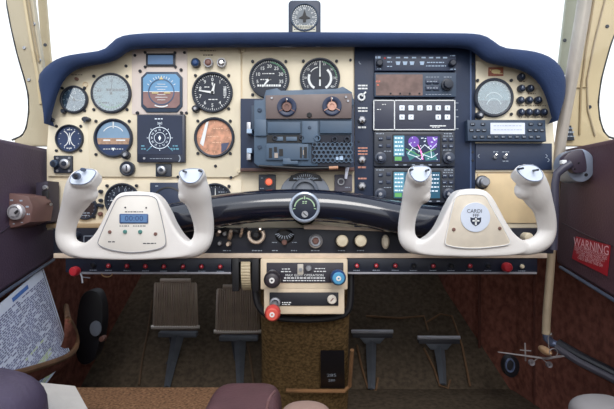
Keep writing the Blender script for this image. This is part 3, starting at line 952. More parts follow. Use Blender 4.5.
b = MB(.9815); b.dashes(427, 438, 81.5, .9812, .8); b.dashes(427, 438, 88, .9812, .8); b.dashes(426, 440, 76.8, .9835, .7); b.dashes(444, 453, 76.8, .9835, .7); b.dashes(426, 452, 94.2, .9835, .5); b.build('lettering', greyprint, t)
MB(.98).lathe(447.5, 84.5, [(6, .984), (6, .979), (4.5, .978), (4.2, .970), (.001, .969)], 24).build('knob', dark, t)
MB(.97).box(450, 81.5, 452.5, 83, .971, .979, .3).build('pointer', greyprint, t)
# white framed annunciator box with ten lit keys
t = thing('transponder', 'white outlined panel with ten small square white keys in the radio stack', 'radio', P(415, 130, .99), 'radio stack')
MB(.985).box(373, 99.7, 455.5, 130.3, .985, .996, .8, .4).build('face', M('plum_navy', (46, 50, 70), .4), t)
b = MB(.985)
for a in ((373.6, 100.4, 455, 100.4), (373.6, 129.7, 455, 129.7), (373.8, 100, 373.8, 130), (454.8, 100, 454.8, 130), (394.5, 100, 394.5, 130)): b.seg(*a, 1.0, .9845)
b.build('outline', white, t)
kp = [(402, 108), (411, 108), (420, 108), (429.2, 108), (438.2, 108), (447.4, 108), (402, 117.2), (411, 117.2), (438.2, 117.2), (447.4, 117.2)]
keys(t, .984, kp, 5.2, 5, M('key_white', (222, 230, 240), .4, emit=.15), .983, .985)
b = MB(.983)
for (x, y), s in zip(kp, '0123456789'): b.text(s, x, y, 3.4, .9826)
b.build('lettering', darkprint, t)
b = MB(.984); b.dashes(382, 386, 104.4, .9845, .7); b.dashes(377, 381, 109.4, .9845, .7); b.dashes(430, 446, 125.8, .9845, 1.1, 2, 5, .3); b.dashes(432, 440, 127.2, .9845, .7); b.build('scratch_mark', white, t)
b = MB(.985)
for y in (102, 109, 116, 128): b.dashes(457, 460, y, .9938, 1, .8, 1.4, .5)
b.build('lettering', greyprint, panel)


def gps(y0, label, full):
    t = thing('navigation_radio', label, 'radio', P(414, y0 + 35, .99), 'radio stack')
    MB(.985).box(374, y0, 454.8, y0 + 35, .984, .996, 1.2, .6).build('face', dark, t)
    MB(.984).box(392.3, y0 + 2.6, 441.4, y0 + 31.5, .9833, .985, .8).build('screen_frame', soot, t)
    s = MB(.983).box(393.7, y0 + 4, 440, y0 + 30.2, .9828, .9835).build('screen', scr_dark if full else M('screen_blue_dark', (34, 76, 98), .3, emit=.4), t)
    Y = .9825
    x0, y1 = 393.7, y0 + 4
    MB(.983).box(x0, y1, x0 + 10.5, y1 + 20.5, Y, Y + .0003).build('data_column', scr_cyan, s)
    MB(.983).box(x0 + 1, y1 + 21, x0 + 8, y1 + 25, Y, Y + .0003).build('mode_field', scr_green, s)
    b = MB(.983)
    for k in range(5): b.dashes(x0 + 1, x0 + 9.5, y1 + 2.4 + k * 4, Y - .0003, 1.4)
    if full:
        random.seed(9)
        net = [(14, 18), (19, 12), (25, 15), (31, 9), (37, 14), (43, 8), (22, 21), (30, 19), (38, 22), (44, 18), (15, 8), (27, 24)]
        for i, j in ((0, 1), (1, 2), (2, 3), (3, 4), (4, 5), (0, 6), (6, 7), (7, 8), (8, 9), (2, 7), (4, 8), (1, 10), (6, 11), (7, 11)):
            b.seg(x0 + net[i][0], y1 + net[i][1], x0 + net[j][0], y1 + net[j][1], .6, Y - .0003)
        for k in range(26):
            xx = x0 + random.uniform(12, 43); yy = y1 + random.uniform(2, 24); b.dashes(xx, xx + 2.2, yy, Y - .0004, .8, .8, 2.2)
    else:
        for k in range(5): b.dashes(x0 + 35, x0 + 45, y1 + 3 + k * 4, Y - .0003, 1.2)
    b.build('map_lines', scr_white, s)
    if full:
        b = MB(.983); b.lathe(x0 + 20, y1 + 6, [(5.5, Y), (.01, Y)], 16); b.prism([(x0 + 33, y1 + 1), (x0 + 44, y1 + 1), (x0 + 43, y1 + 11), (x0 + 38, y1 + 14), (x0 + 34, y1 + 8)], Y, Y + .0002); b.build('airspace_shape', scr_purple, s)
        b = MB(.983); b.prism([(x0 + 12, y1 + 16), (x0 + 20, y1 + 14), (x0 + 24, y1 + 20), (x0 + 16, y1 + 25)], Y + .00005, Y + .0003); b.prism([(x0 + 30, y1 + 17), (x0 + 40, y1 + 16), (x0 + 44, y1 + 24), (x0 + 32, y1 + 25)], Y + .00005, Y + .0003); b.build('terrain_shape', scr_teal, s)
        b = MB(.983); b.seg(x0 + 27, y1 + 16, x0 + 29, y1 + 24, .9, Y - .0005); b.seg(x0 + 24, y1 + 9, x0 + 28, y1 + 17, .7, Y - .0005); b.build('course_line', scr_pink, s)
        b = MB(.983); b.seg(x0 + 12, y1 + 13, x0 + 26, y1 + 20, .7, Y - .0005); b.seg(x0 + 26, y1 + 20, x0 + 42, y1 + 13, .7, Y - .0005); b.build('map_lines', scr_green, s)
    for x in (380.6, 449): MB(.98).lathe(x, y0 + 26, [(5.8, .984), (5.8, .979), (4, .978), (3.6, .970), (.001, .9695)], 22).build('knob', M('knob_grey', (62, 70, 88), .35), t)
    for x in (380.6, 449): MB(.97).lathe(x, y0 + 26, [(1.6, .9692), (.001, .9690)], 14).build('knob_center', satin, t)
    keys(t, .984, [(380.5, y0 + 7), (380.5, y0 + 14), (388.5, y0 + 6), (388.5, y0 + 14)], 4.4, 3.4, navy2, .982, .985)
    keys(t, .984, [(444.6, y0 + 8), (451, y0 + 8), (444.6, y0 + 14.4), (451, y0 + 14.4)], 4.6, 3.6, navy2, .982, .985)
    b = MB(.984); b.dashes(376, 384, y0 + 2, .9836, .9); b.dashes(444, 453, y0 + 2, .9836, .9); b.dashes(443, 453, y0 + 4.4, .9836, .7); b.dashes(384, 391, y0 + 19.5, .9836, .7); b.dashes(395, 440, y0 + 33.2, .9836, .9, 3, 4, 5); b.dashes(443, 452, y0 + 18.4, .9836, .7)
    for yy in (y0 + 7, y0 + 14): b.dashes(378.8, 382, yy, .9816, .7); b.dashes(443, 446, yy + .6, .9816, .7); b.dashes(449.5, 452.5, yy + .6, .9816, .7)
    b.build('lettering', greyprint, t)
    return t


gps(131.7, 'navigation radio with a bright purple and white moving map screen', True)
gps(168, 'lowest radio, its teal screen half hidden behind the right yoke grip', False)

# column of toggles left of the radios
for y, up_l, lo_l, gl, nm in ((97, 2, 0, 0, 'white ring shaped switch topmost'), (119.5, 2, 1, 1, 'silver toggle switch second from the top'), (159.5, 3, 1, 1, 'silver toggle switch third from the top'), (186, 1, 0, 1, 'silver round switch lowest')):
    t = thing('annunciator_switch', nm + ' in the narrow column beside the radio stack', 'switch', P(362, y, .994), 'column of switches left of the radios')
    if gl:
        MB(.988).lathe(362.2, y, [(4.2, .9945), (4.2, .990), (3, .988), (.001, .988)], 6).build('nut', satin, t)
        MB(.985).tube([P(362.2, y, .988), P(362.6, y + 2.2, .975)], .0024, 8).build('lever', chrome, t)
    else:
        b = MB(.99); b.ring(361.6, y, 4, 2, .991, .9945, 20); b.seg(362, y - 1, 366, y - 5.4, 1.6, .991, .002); b.build('ring', white, t)
    b = MB(.994)
    for k in range(up_l): b.dashes(358, 367.5, y - 11.5 + 3 * k + (0 if y < 180 else 4), .9941, 1.5, 2, 4, .4)
    if lo_l: b.dashes(358, 366, y + 7.8, .9941, 1.8, 2, 4, .4)
    b.build('lettering', white if y < 130 else orangeprint, t)
b = MB(.994); b.arc(361, 62, 2, 90, 200, .6, .9941, 5); b.build('scratch_mark', greyprint, panel)
screws(panel, [(359, 141.5)], 1.2, .993, .995, dark, .994)

# ------------------------------------------------------------------ open equipment tray in the centre
t = tray = thing('equipment_tray', 'open steel blue electronics tray with fans and honeycomb grille at panel centre', 'electronics tray', P(300, 168, .99))
MB(.99).box(240.8, 99, 354, 170.5, .985, .9965, 1, .5).build('surround', M('navy_dark', (30, 44, 72), .45), t)
MB(.985).prism([(240.8, 168.5), (354, 167.5), (354, 171), (240.8, 171.5)], .976, .9965, .3).build('lower_lip', M('brown_lip', (84, 58, 54), .5, var=.3), t)
fr = [(254, 100), (263, 100), (266, 90), (277, 88), (281, 90.5), (336, 88.5), (343, 86.5), (352, 92), (354, 104), (352, 106), (352, 160), (349, 166), (258, 166), (254, 163)]
MB(.955).prism(fr, .955, .985, .8).build('frame', steelblue, t)
MB(.95).prism([(265.5, 95.5), (352, 93.5), (351.5, 118.5), (266, 119)], .948, .956, .6).build('cover_bar', brownbar, t)
for x, y, mt in ((286.8, 106.8, brownk), (332, 106, M('salmon_hub', (208, 160, 142), .4, var=.1, scale=200))):
    f = MB(.946).ring(x, y, 9.7, 5.4, .944, .949, 28).build('fan_ring', M('navy_ring', (40, 52, 82), .4), t)
    MB(.944).lathe(x, y, [(4.8, .946), (4.4, .9425), (2.4, .9425), (2.2, .944), (.001, .944)], 22).build('hub', mt, f)
    b = MB(.944)
    for a in (30, 150, 265): b.seg(x + 4.8 * cos(radians(a)), y + 4.8 * sin(radians(a)), x + 9 * cos(radians(a)), y + 9 * sin(radians(a)), .8, .9432, .001)
    b.build('vane', mt, f)
    b = MB(.944); b.disc(x, y - 7.6, .9, .9432, .945, 8); b.build('mark', white, f)
screws(t, [(309.3, 115)], 2.6, .9455, .949, soot, .947)
screws(t, [(271.8, 98), (346, 97), (348, 101)], 1.3, .946, .949, satin, .947)
screws(t, [(259.5, 110), (259.5, 147)], 2.2, .9525, .956, steelblue_d, .954)
MB(.95).box(254.8, 119.5, 266.5, 136, .950, .956, 1, .5).build('side_lug', steelblue, t)
MB(.95).box(267.5, 122, 300.5, 133.5, .949, .957, .6, .5).build('module', M('steel_blue_module', (66, 86, 108), .5), t)
MB(.95).box(302, 121, 318, 143, .950, .957, .6, .5).build('latch_block', steelblue, t)
MB(.95).box(320, 121, 352, 133.5, .949, .957, .6, .5).build('module', M('steel_blue_module'), t)
screws(t, [(309.5, 127.5)], 1.6, .948, .951, steelblue_d, .95)
MB(.95).box(266.5, 134.8, 302, 142.4, .9535, .957).build('recess', soot, t)
MB(.95).box(318, 134.8, 351, 166, .9535, .957).build('recess', M('recess_navy', (18, 24, 42), .6), t)
MB(.95).box(311.5, 143.5, 318, 162, .9535, .957).build('recess', M('recess_navy'), t)
for x in (275, 301.6):
    MB(.95).ring(x, 138, 2.8, 1.3, .950, .956, 14).build('boss', dark, t)
MB(.95).ring(317.2, 138.4, 3.6, 2, .948, .956, 16).build('boss', steelblue, t)
for x in (334.5, 347): MB(.95).ring(x, 139.4, 3.1, 1.6, .949, .956, 14).build('boss', dark, t)
for x0, x1 in ((276, 283), (286, 297)):
    MB(.95).box(x0, 136.6, x1, 140.8, .951, .956, .4, .3).build('connector', steelblue, t)
MB(.95).box(266, 144, 308.5, 160, .950, .957, .5, .4).build('module', M('steel_blue_module'), t)
b = MB(.95)
for x0, y0, x1, y1 in ((269, 148, 272, 158), (274, 147, 277, 152), (279, 149, 283, 156), (300, 147, 302, 158), (304, 147, 307, 158)): b.box(x0, y0, x1, y1, .9492, .9505, .3)
b.build('slot', soot, t)
b = MB(.95)
for x0, y0, x1, y1 in ((274.5, 153, 278, 158), (303, 150, 303.8, 155)): b.box(x0, y0, x1, y1, .9486, .9505, .2)
b.build('component', M('component_tan', (168, 156, 146), .5), t)
MB(.95).prism([(283, 158.5), (290, 158.5), (291, 161), (298, 161), (298, 164.5), (283, 164.5)], .947, .956, .4).build('clip', steelblue, t)
b = MB(.95)
R = 2.55
for j in range(6):
    for i in range(9):
        x = 314.5 + i * R * 1.78 + (R * .89 if j % 2 else 0); y = 144.6 + j * R * 1.54
        if x > 351 or y > 161: continue
        h = [(x + R * cos(radians(60 * k + 30)), y + R * sin(radians(60 * k + 30))) for k in range(6)]
        g = [(x + R * .70 * cos(radians(60 * k + 30)), y + R * .70 * sin(radians(60 * k + 30))) for k in range(6)]
        vs = [b.q(*p, .950) for p in h] + [b.q(*p, .950) for p in g] + [b.q(*p, .9535) for p in g]
        fs = []
        for k in range(6):
            l = (k + 1) % 6
            fs += [(k, l, 6 + l, 6 + k), (6 + k, 6 + l, 12 + l, 12 + k)]
        b.add(vs, fs)
b.build('honeycomb_grille', steelblue, t, smooth=False)
b = MB(.95); b.box(336, 157, 338.5, 160, .9492, .951); b.box(339.5, 156.4, 343, 160, .9492, .951); b.build('label_chip', M('pale_blue_print'), t)
for y0 in (123, 149):
    MB(.97).box(247.3, y0, 251.2, y0 + 11.5, .960, .985, .5, .3).build('edge_connector', satin, t)
    MB(.97).box(247.6, y0 + (7 if y0 < 130 else 0), 252.4, y0 + (11 if y0 < 130 else 4.4), .957, .985, .4).build('edge_connector', M('pale_blue_print'), t)
MB(.97).box(251.5, 106, 255, 130, .965, .985, .4, .3).build('side_rail', steelblue_d, t)
b = MB(.955).tube([P(259, 166, .95), P(300, 168.4, .95), P(330, 168, .95)], .0024, 8); b.build('cable', soot, t)
b = MB(.955).tube([P(329, 168, .95), P(338, 167.6, .95)], .0032, 8); b.build('cable', M('amber_cable', (190, 140, 110), .5), t)

# below the tray: lamp, arc placard, light switch
t = thing('warning_lamp', 'glowing red round lamp on a black square plate below the electronics tray', 'lamp', P(267, 190, .99))
MB(.99).box(258.6, 174.4, 275.6, 191.5, .991, .999, .6, .4).build('plate', dark, t)
MB(.988).ring(268.8, 181.8, 4.6, 3.4, .9875, .992, 20).build('collar', brownk, t)
MB(.988).lathe(268.8, 181.8, [(3.4, .990), (2.6, .986), (.001, .985)], 18).build('lens', glow, t)
b = MB(.991); b.dashes(260, 265, 188.4, .9907, .8); b.dashes(261, 264, 178, .9907, .7); b.build('lettering', greyprint, t)
t = thing('trim_indicator', 'grey arched housing with a small fan shaped window above the control arm', 'indicator', P(305, 192, .98))
arch = [(280, 194)] + [(305 + 25 * cos(radians(180 + i * 12)), 194 + 21 * sin(radians(180 + i * 12))) for i in range(1, 15)] + [(330, 194)]
MB(.985).prism(arch, .980, .9985, 1.2).build('housing', M('grey_plastic', (122, 128, 140), .45, var=.06), t)
MB(.98).prism([(288.5, 181), (291, 175.5), (298, 173), (305.5, 172.4), (313, 173), (320, 175.5), (322.6, 181)], .9785, .981, .3).build('window', soot, t)
b = MB(.98); b.dashes(293.5, 318, 178.6, .978, 1.3); ticks(11, 1, 1.25, .5, -48, 48)(b, 305.5, 187, 10.5, .978); b.build('lettering', greyprint, t)
MB(.97).lathe(305, 192, [(14, .9785), (13.2, .974), (10.5, .973), (10, .978)], 32).build('rim', M('grey_plastic_dark', (92, 100, 114), .4), t)
t = thing('light_switch', 'toggle with a pale blade on a grey square plate below the tray', 'switch', P(344, 190, .99))
MB(.99).box(334.6, 174.4, 352.2, 191.5, .991, .999, .6, .4).build('plate', M('slate_plate', (84, 80, 92), .5), t)
MB(.988).ring(341, 181.8, 3.8, 2.2, .987, .992, 18).build('nut', satin, t)
MB(.985).prism([(345, 167), (348.6, 168), (346.4, 179.5), (343.8, 179)], .968, .975, .5).build('lever', M('blade_grey', (196, 198, 212), .35), t)
b = MB(.991); b.dashes(345, 350, 187.5, .9907, .8); b.build('lettering', greyprint, t)

# ------------------------------------------------------------------ compass on the glareshield
t = thing('magnetic_compass', 'square navy magnetic compass standing on top of the glareshield', 'compass', P(304.5, 31, .99))
MB(.97).prism(rrect(288.3, -1, 320.8, 36, 4), .975, 1.02, 1).build('housing', M('compass_grey', (44, 54, 76), .45), t)
MB(.97).ring(304.5, 16.5, 14.3, 12.6, .972, .977, 40).build('bezel', steelblue_d, t)
MB(.97).disc(304.5, 16.5, 12.7, .9742, .976, 36).build('dial_face', M('compass_face', (112, 120, 128), .4, var=.1, scale=60), t)
b = MB(.97); ticks(36, .86, .98, .6)(b, 304.5, 16.5, 12.6, .9738); nums(['N', '3', '6', 'E', '12', '15', 'S', '21', '24', 'W', '30', '33'], .7, 3.4, rot=True)(b, 304.5, 16.5, 12.6, .9738)
b.build('dial_markings', white, t)
b = MB(.97); b.prism([(304.5, 9), (306.5, 15), (310.5, 17.5), (306, 18.4), (306, 21.4), (303, 21.4), (303, 18.4), (298.5, 17.5), (302.5, 15)], .9732, .974); b.build('aircraft_symbol', soot, t)
MB(.97).box(292.6, 24.5, 316, 31, .9738, .977, .3).build('deviation_card', M('card_cream', (206, 204, 190), .6), t)
b = MB(.97); b.dashes(294, 315, 26.3, .9735, .7); b.dashes(294, 315, 28.8, .9735, .7); b.build('lettering', darkprint, t)

# ------------------------------------------------------------------ control arm (black gloss crossbar)
t = arm = thing('control_column', 'glossy black arched control crossbar linking the two white yokes', 'control column', P(305, 222, .94))
path = [(128, 228), (165, 221), (213, 211.5), (240, 208), (270, 205.5), (305, 205), (340, 207), (370, 211.5), (398, 218), (440, 223), (480, 226)]
path = smooth_pts(path, 2)
pp = [P(x, y, .93) for x, y in path]
rr = []
for x, y in path:
    d = abs(x - 305)
    rr.append(P(CX + 16.3 - .3 * sin(min(d, 90) / 90 * pi), 0, .93).x)
MB().tube(pp, rr, 28, ell=1.0).build('beam', glossblk, t, angle=60)
h = MB(.88)
h.lathe(304.6, 207.2, [(15.2, .915), (15.8, .893), (15.2, .890), (13.6, .889), (12.6, .891)], 48).build('hub_ring', M('hub_silver', (176, 186, 202), .3, metal=.3), t)
MB(.89).lathe(304.6, 207.2, [(13, .8915), (11, .8905), (.001, .8905)], 40).build('hub_face', M('hub_black', (28, 36, 54), .35), t)
b = MB(.89); b.arc(304.6, 208, 10, 188, 262, 1.2, .8901, 12); b.arc(304.6, 208, 10, 278, 352, 1.2, .8901, 12); b.seg(304.6, 196, 304.6, 199.4, 1.2, .8901); b.dashes(302.4, 307, 201.6, .8901, 1); b.dashes(302.4, 307, 203.2, .8901, .8); b.seg(293, 209, 295.4, 208.4, .8, .8901); b.seg(314, 208.4, 316.2, 209, .8, .8901)
b.build('hub_lettering', M('pale_green_print', (176, 206, 170), .6), t)
k = MB(.888).lathe(304.8, 214.3, [(3.4, .8905), (3.2, .888), (.001, .888)], 20).build('hub_screw', satin, t)
MB(.887).seg(303, 212.6, 306.6, 216, .9, .8874, .001).build('slot', soot, k)
b = MB(.93)
# small mark on the beam
b.lathe(273.3, 198.4, [(1.4, .9135), (1.1, .913), (.6, .913)], 14, squash=1.8)
b.build('scratch_mark', greyprint, t)
# arm roots (shafts) run from the hub back through the panel
MB(.93).lathe(304.6, 212, [(13, .915), (13, .995)], 28).build('pivot_housing', soot, t)


# ------------------------------------------------------------------ yokes
def yoke(label, left, right, hub, caps, triggers, Yb=.85, Yt=.80):
    """left / right: grip centre lines [(px, py, r)], bottom up"""
    ys = [p[1] for p in left]; ymax, ymin = max(ys), min(ys)
    Yof = lambda y: Yb + (Yt - Yb) * max(0, (ymax - 18 - y) / (ymax - 18 - ymin)) ** 1.3
    cx = sum(p[0] for p in hub) / len(hub)
    t = thing('control_yoke', label, 'control yoke', P(cx, 255, Yb), 'white control yokes')
    b = MB(Yb)
    chain = list(left) + list(right)
    pts = smooth_pts([(x, y, r) for x, y, r in chain], 2)
    b.tube([P(x, y, Yof(y)) for x, y, r in pts], [r * Yof(y) / F for x, y, r in pts], 20, ell=.82, up=(0, 1, 0))
    # hub block, thick toward the panel
    b.prism(closed_smooth(hub, 2), Yb - .012, Yb + .028, 1.8)
    for (x, y, rx, ry, rot, dY) in triggers:
        b.ellip(P(x, y, Yof(y) + dY), (rx * .0016, .017, ry * .0016), 18, 12, Matrix.Rotation(radians(rot), 3, 'Y'))
    tops = []
    for poly in caps:
        yy = sum(p[1] for p in poly) / len(poly)
        Y = Yof(yy) - .0175
        sm = closed_smooth(poly, 2)
        ylo = max(p[1] for p in sm); yhi = min(p[1] for p in sm)
        vs = [P(x, y, Y + .013 * (ylo - y) / (ylo - yhi)) for x, y in sm]
        big = [(x, y) for x, y in inset(sm, -1.4)]
        vb = [P(x, y, Y + .013 * (ylo - y) / (ylo - yhi) + .0012) for x, y in big]
        b.slab(vb, .024, (0, 1, -.45))
        tops.append((sm, vs))
    o = b.build('yoke_body', yokew, t)
    md = o.modifiers.new('remesh', 'REMESH'); md.mode = 'VOXEL'; md.voxel_size = .0022; md.use_smooth_shade = True
    md = o.modifiers.new('smooth', 'SMOOTH'); md.factor = .6; md.iterations = 6
    # shaft behind the hub into the arm
    MB(Yb).lathe(cx, 222, [(11, Yb + .02), (11, .945), (.001, .945)], 24).build('shaft', glossblk, t)
    for sm, vs in tops:
        c = MB(); c.slab([v - Vector((0, .0012, 0)) for v in vs], .006, (0, 1, -.1)); cap = c.build('grip_cap', yokecap, t)
        vv = [v - Vector((0, .0012, 0)) for v in vs]
        edge = MB(); edge.tube(vv + vv[:1], .0006, 6, cap=False); edge.build('cap_seam', M('seam_slate', (120, 132, 156), .5), cap)
    return t


L = [(84.5, 178, 13), (82, 186, 15.5), (78, 196, 14.8), (72.5, 207, 11.4), (67.5, 221, 9.8), (65, 234, 9.8), (67, 244, 10), (76, 250.3, 8.6), (95, 251, 7.6), (115, 251, 7.6)]
R_ = [(150, 251, 7.6), (172, 251, 7.6), (190, 250.6, 8.4), (200.5, 245, 9.8), (204.5, 234, 9.8), (203.5, 220, 10.6), (200, 206, 12), (196.5, 195, 15), (193, 186, 15.3), (191, 178, 13)]
hubL = [(118, 194), (129, 191.5), (148, 191.5), (158.5, 195), (167, 208), (175, 226), (185, 240), (197, 246), (192, 257), (150, 259.5), (110, 259.5), (75, 257.5), (72, 247), (88, 243), (98, 233), (108, 213)]
capL = [(73, 173), (84, 168.5), (97, 170), (95, 176), (87, 184.5), (72, 184.5), (69.5, 181)]
capR = [(178.5, 171), (190, 168.4), (203, 169.3), (203.5, 173), (197, 182.5), (187, 183.5), (181, 178)]
yl = yoke('white control yoke on the pilot side with a digital timer in its hub', L, R_, hubL, [capL, capR],
          [(88.5, 195, 10, 8, -25, -.004), (185.5, 194, 7, 9.5, 12, -.002)])
Rg = [(420.5, 174, 11.5), (418.5, 183, 13.6), (415.5, 193, 13), (411, 204, 9.6), (407.2, 218, 8.6), (405.8, 232, 8.6), (408.5, 242, 9.2), (417, 247.2, 8.2), (435, 247.8, 7.2), (455, 248, 7)]
Rr = [(490, 248, 7), (512, 248, 7.2), (530, 247.6, 8.2), (542.5, 242, 9.4), (547.5, 232, 9), (546.5, 219, 9.8), (543, 206, 10.6), (537, 195, 14.5), (532, 184, 15), (529, 176, 13.5)]
hubR = [(455, 192), (464, 188.8), (478, 188.8), (487, 192), (495, 204), (504, 222), (514, 236), (527, 243), (524, 254), (490, 256.5), (452, 256.5), (414, 254.5), (410, 244), (424, 240), (436, 230), (446, 208)]
capC = [(409, 168), (419, 165.5), (430.5, 167), (431, 173), (425, 181.5), (416, 181.5), (410, 175)]
capD = [(515, 167.5), (527, 164.3), (537, 166), (543.5, 174), (541, 181), (530, 181.5), (520, 175)]
yr = yoke('white control yoke on the copilot side with a round shield badge on its hub', Rg, Rr, hubR, [capC, capD],
          [(424, 196, 6.5, 8, 15, -.002), (524, 190, 9.5, 10, 8, -.002)])


def capdot(parent, x, y, r, mat, Y=.776, h=.006):
    MB(Y).knob(x, y, r, Y - h, Y + .006, 14).build('thumb_switch', mat, parent)


capdot(yl, 76, 176, 3.6, M('slate_switch', (84, 96, 120), .4), .772, .004)
capdot(yl, 76, 175.4, 2.1, dark, .768, .006)
capdot(yl, 82.6, 169.6, 1.9, M('slate_switch'), .782, .004)
for p, dots in ((yl, [(184, 171.3), (199.5, 170.7)]), (yr, [(412, 169.6), (428, 170), (522, 168.4), (537, 170)])):
    for x, y in dots: MB(.775).disc(x, y, 1.1, .771, .79, 10).build('rivet', dark, p)

# hub plates
def hub_plate(parent, pts, mat, mname, line):
    pts = closed_smooth(pts, 2)
    MB(.836).prism(pts, .8345, .842, .5).build('hub_plate', mat, parent)
    q = [Vector((P(x, y, .836).x, .8343, P(x, y, .836).z)) for x, y in pts]
    MB().tube(q + q[:1], .0007, 6, cap=False).build('hub_plate_edge', line, parent)


hub_plate(yl, [(119, 196), (137, 195), (155.5, 196), (159, 205), (166.8, 240), (165, 247), (150, 251), (131, 252.8), (112, 250.5), (98, 245), (98.5, 240), (113, 207)], yokeplate, 'p', M('seam_grey2', (150, 150, 158), .5))
hub_plate(yr, [(456, 195), (470.5, 194), (485, 195), (489, 203), (509, 238), (510.5, 244), (500, 246), (480, 248.2), (462, 248), (446, 245.5), (444.5, 241), (453, 204)], yokeplate2, 'p', M('seam_white', (240, 240, 240), .5))
b = MB(.834)
b.box(119.5, 213.8, 148.3, 223.4, .8328, .836, 1.2, .3).build('timer_frame', M('timer_frame_blue', (70, 96, 140), .4), yl)
s = MB(.833).box(121, 215, 146.8, 222.3, .8322, .834, .4).build('timer_screen', M('timer_screen_blue', (104, 140, 186), .3), yl)
b = MB(.832); b.text('00:00', 134, 218.6, 7.4, .8319, 0, 1.15); b.build('digits', M('digit_blue', (62, 82, 128), .4), s)
b = MB(.834); b.dashes(125, 143, 211.8, .8341, .9); b.dashes(119.5, 129, 226, .8341, .8); b.dashes(133, 146, 226, .8341, .8); b.dashes(108, 116, 241.8, .8341, 1); b.dashes(143, 156, 243.4, .8341, 1)
b.build('lettering', darkprint, yl)
for x in (124.8, 140): MB(.833).knob(x, 231.8, 2.1, .831, .836, 14).build('button', M('teal_button', (84, 138, 132), .4), yl)
for x, y in ((109.5, 232), (155.3, 234)): MB(.833).knob(x, y, 1.9, .832, .836, 12).build('screw', brownk, yl)
for x, y in ((125, 207.5), (146, 207.8)): MB(.833).disc(x, y, .8, .8335, .836, 8).build('screw', darkprint, yl)
for x, y in ((454, 229.5), (500, 228.5)): MB(.833).knob(x, y, 1.9, .832, .836, 12).build('screw', brownk, yr)
# badge
bd = MB(.833).lathe(475.5, 217.3, [(14.8, .8345), (14.6, .8326), (.001, .8324)], 48).build('badge', badgew, yr)
b = MB(.832); Y = .8320
b.text('CARDI', 474.5, 211.2, 5.2, Y); b.text('FFF', 476, 215.6, 4.6, Y)
b.prism([(470.4, 217.2), (473, 218), (475.8, 217.2), (478.6, 218), (481.2, 217.2), (481, 221.6), (479, 224.4), (475.8, 226.2), (472.6, 224.4), (470.6, 221.6)], Y, Y + .0003)
b.build('emblem', M('emblem_ink', (42, 50, 72), .5), bd)
b = MB(.832); b.box(475, 218, 476.7, 225, Y - .0004, Y); b.box(472.4, 220, 479.3, 221.5, Y - .0004, Y); b.build('emblem_cross', white, bd)

# ------------------------------------------------------------------ lower sub panel with knobs
t = sub = thing('sub_panel', 'long black lower panel strip with knobs under the control arm', 'panel', P(305, 253, .97))
MB(.965).box(54, 228.5, 553, 253.5, .962, 1.0, 0, .6).build('face', M('sub_black', (32, 35, 48), .5, var=.1), t)
MB(.965).box(56, 253, 545, 257.6, .955, 1.0, 0, .5).build('lower_rail', M('rail_tan', (220, 200, 180), .5, var=.1, scale=40), t)
MB(.965).prism([(304, 223.5), (312, 224.5), (396, 230), (396, 231.5), (304, 229)], .957, .99, .3).build('upper_rail', M('rail_tan'), t)
b = MB(.962)
for x0, x1 in ((223, 232), (252, 262), (272, 278), (291, 297), (311, 320), (338, 346), (357, 365)): b.dashes(x0, x1, 250.6, .9615, .8)
b.dashes(272, 277, 242.4, .9615, .7); b.dashes(292, 297, 242.4, .9615, .7)
b.seg(84, 236, 84, 244, .6, .9615); b.seg(84, 236, 100, 236, .6, .9615); b.dashes(88, 95, 240.5, .9615, 1.2)
b.build('lettering', greyprint, t)
# knob parts of the strip
k = MB(.955).lathe(315.6, 241, [(7, .962), (7, .950), (5.6, .948), (5, .956), (.001, .956)], 26).build('cigar_lighter', satin, t)
MB(.95).knob(315.6, 241, 3.4, .948, .957, 14).build('lighter_center', brownk, k)
for x in (341.8, 360.2):
    MB(.955).ring(x, 241.4, 7.2, 5.6, .9595, .963, 24).build('collar', soot, t)
    MB(.95).lathe(x, 240.6, [(4, .962), (4, .950), (5.8, .948), (6, .938), (5, .935), (1.8, .9345), (.001, .9335)], 24).build('push_pull_knob', creamk, t)
k = MB(.95).lathe(385, 241.6, [(.5, .962), (3.4, .955), (3.6, .942), (2.2, .938), (.001, .938)], 18, squash=2.0).build('lever_knob', M('lever_tan', (196, 184, 164), .4), t)
MB(.945).knob(528.7, 237.5, 4.8, .942, .963, 18).build('push_pull_knob', creamk, t)
MB(.945).knob(74, 235, 3.4, .946, .963, 14).build('push_pull_knob', dark, t)
# chrome levers at the left part
u = [(249.5, 231), (248.5, 236), (251, 241), (256.5, 243), (262, 240.5), (264, 235.5), (262.5, 231)]
MB().tube([P(x, y, .945) for x, y in smooth_pts(u, 1)], .0036, 10).build('chrome_loop', M('warm_chrome', (232, 210, 190), .25, metal=.6), t)
MB(.95).knob(256.5, 234.5, 3.5, .938, .963, 14).build('lever_tip', soot, t)
for x, y, dx, dy, r in ((217.5, 234.5, 2, -3, .0042), (229.5, 238, 1.5, -7, .0044), (240.5, 236, 2, -8, .0034), (229.5, 243.5, -2, 1, .0046), (259.5, 232, 0.6, -3, .0026)):
    MB().tube([P(x, y, .958), P(x + dx * .5, y + dy * .5, .945), P(x + dx, y + dy, .935)], [r, r * 1.1, r * .7], 10).build('toggle_lever', M('warm_chrome'), t)
for x, y in ((219.5, 243.5), (224.5, 234)): MB(.95).knob(x, y, 2.2, .948, .963, 12).build('knob', satin, t)
MB().tube([P(212, 233, .95), P(225, 229, .94), P(238, 232, .945), P(247, 229, .94)], .0036, 8).build('cable', soot, t)
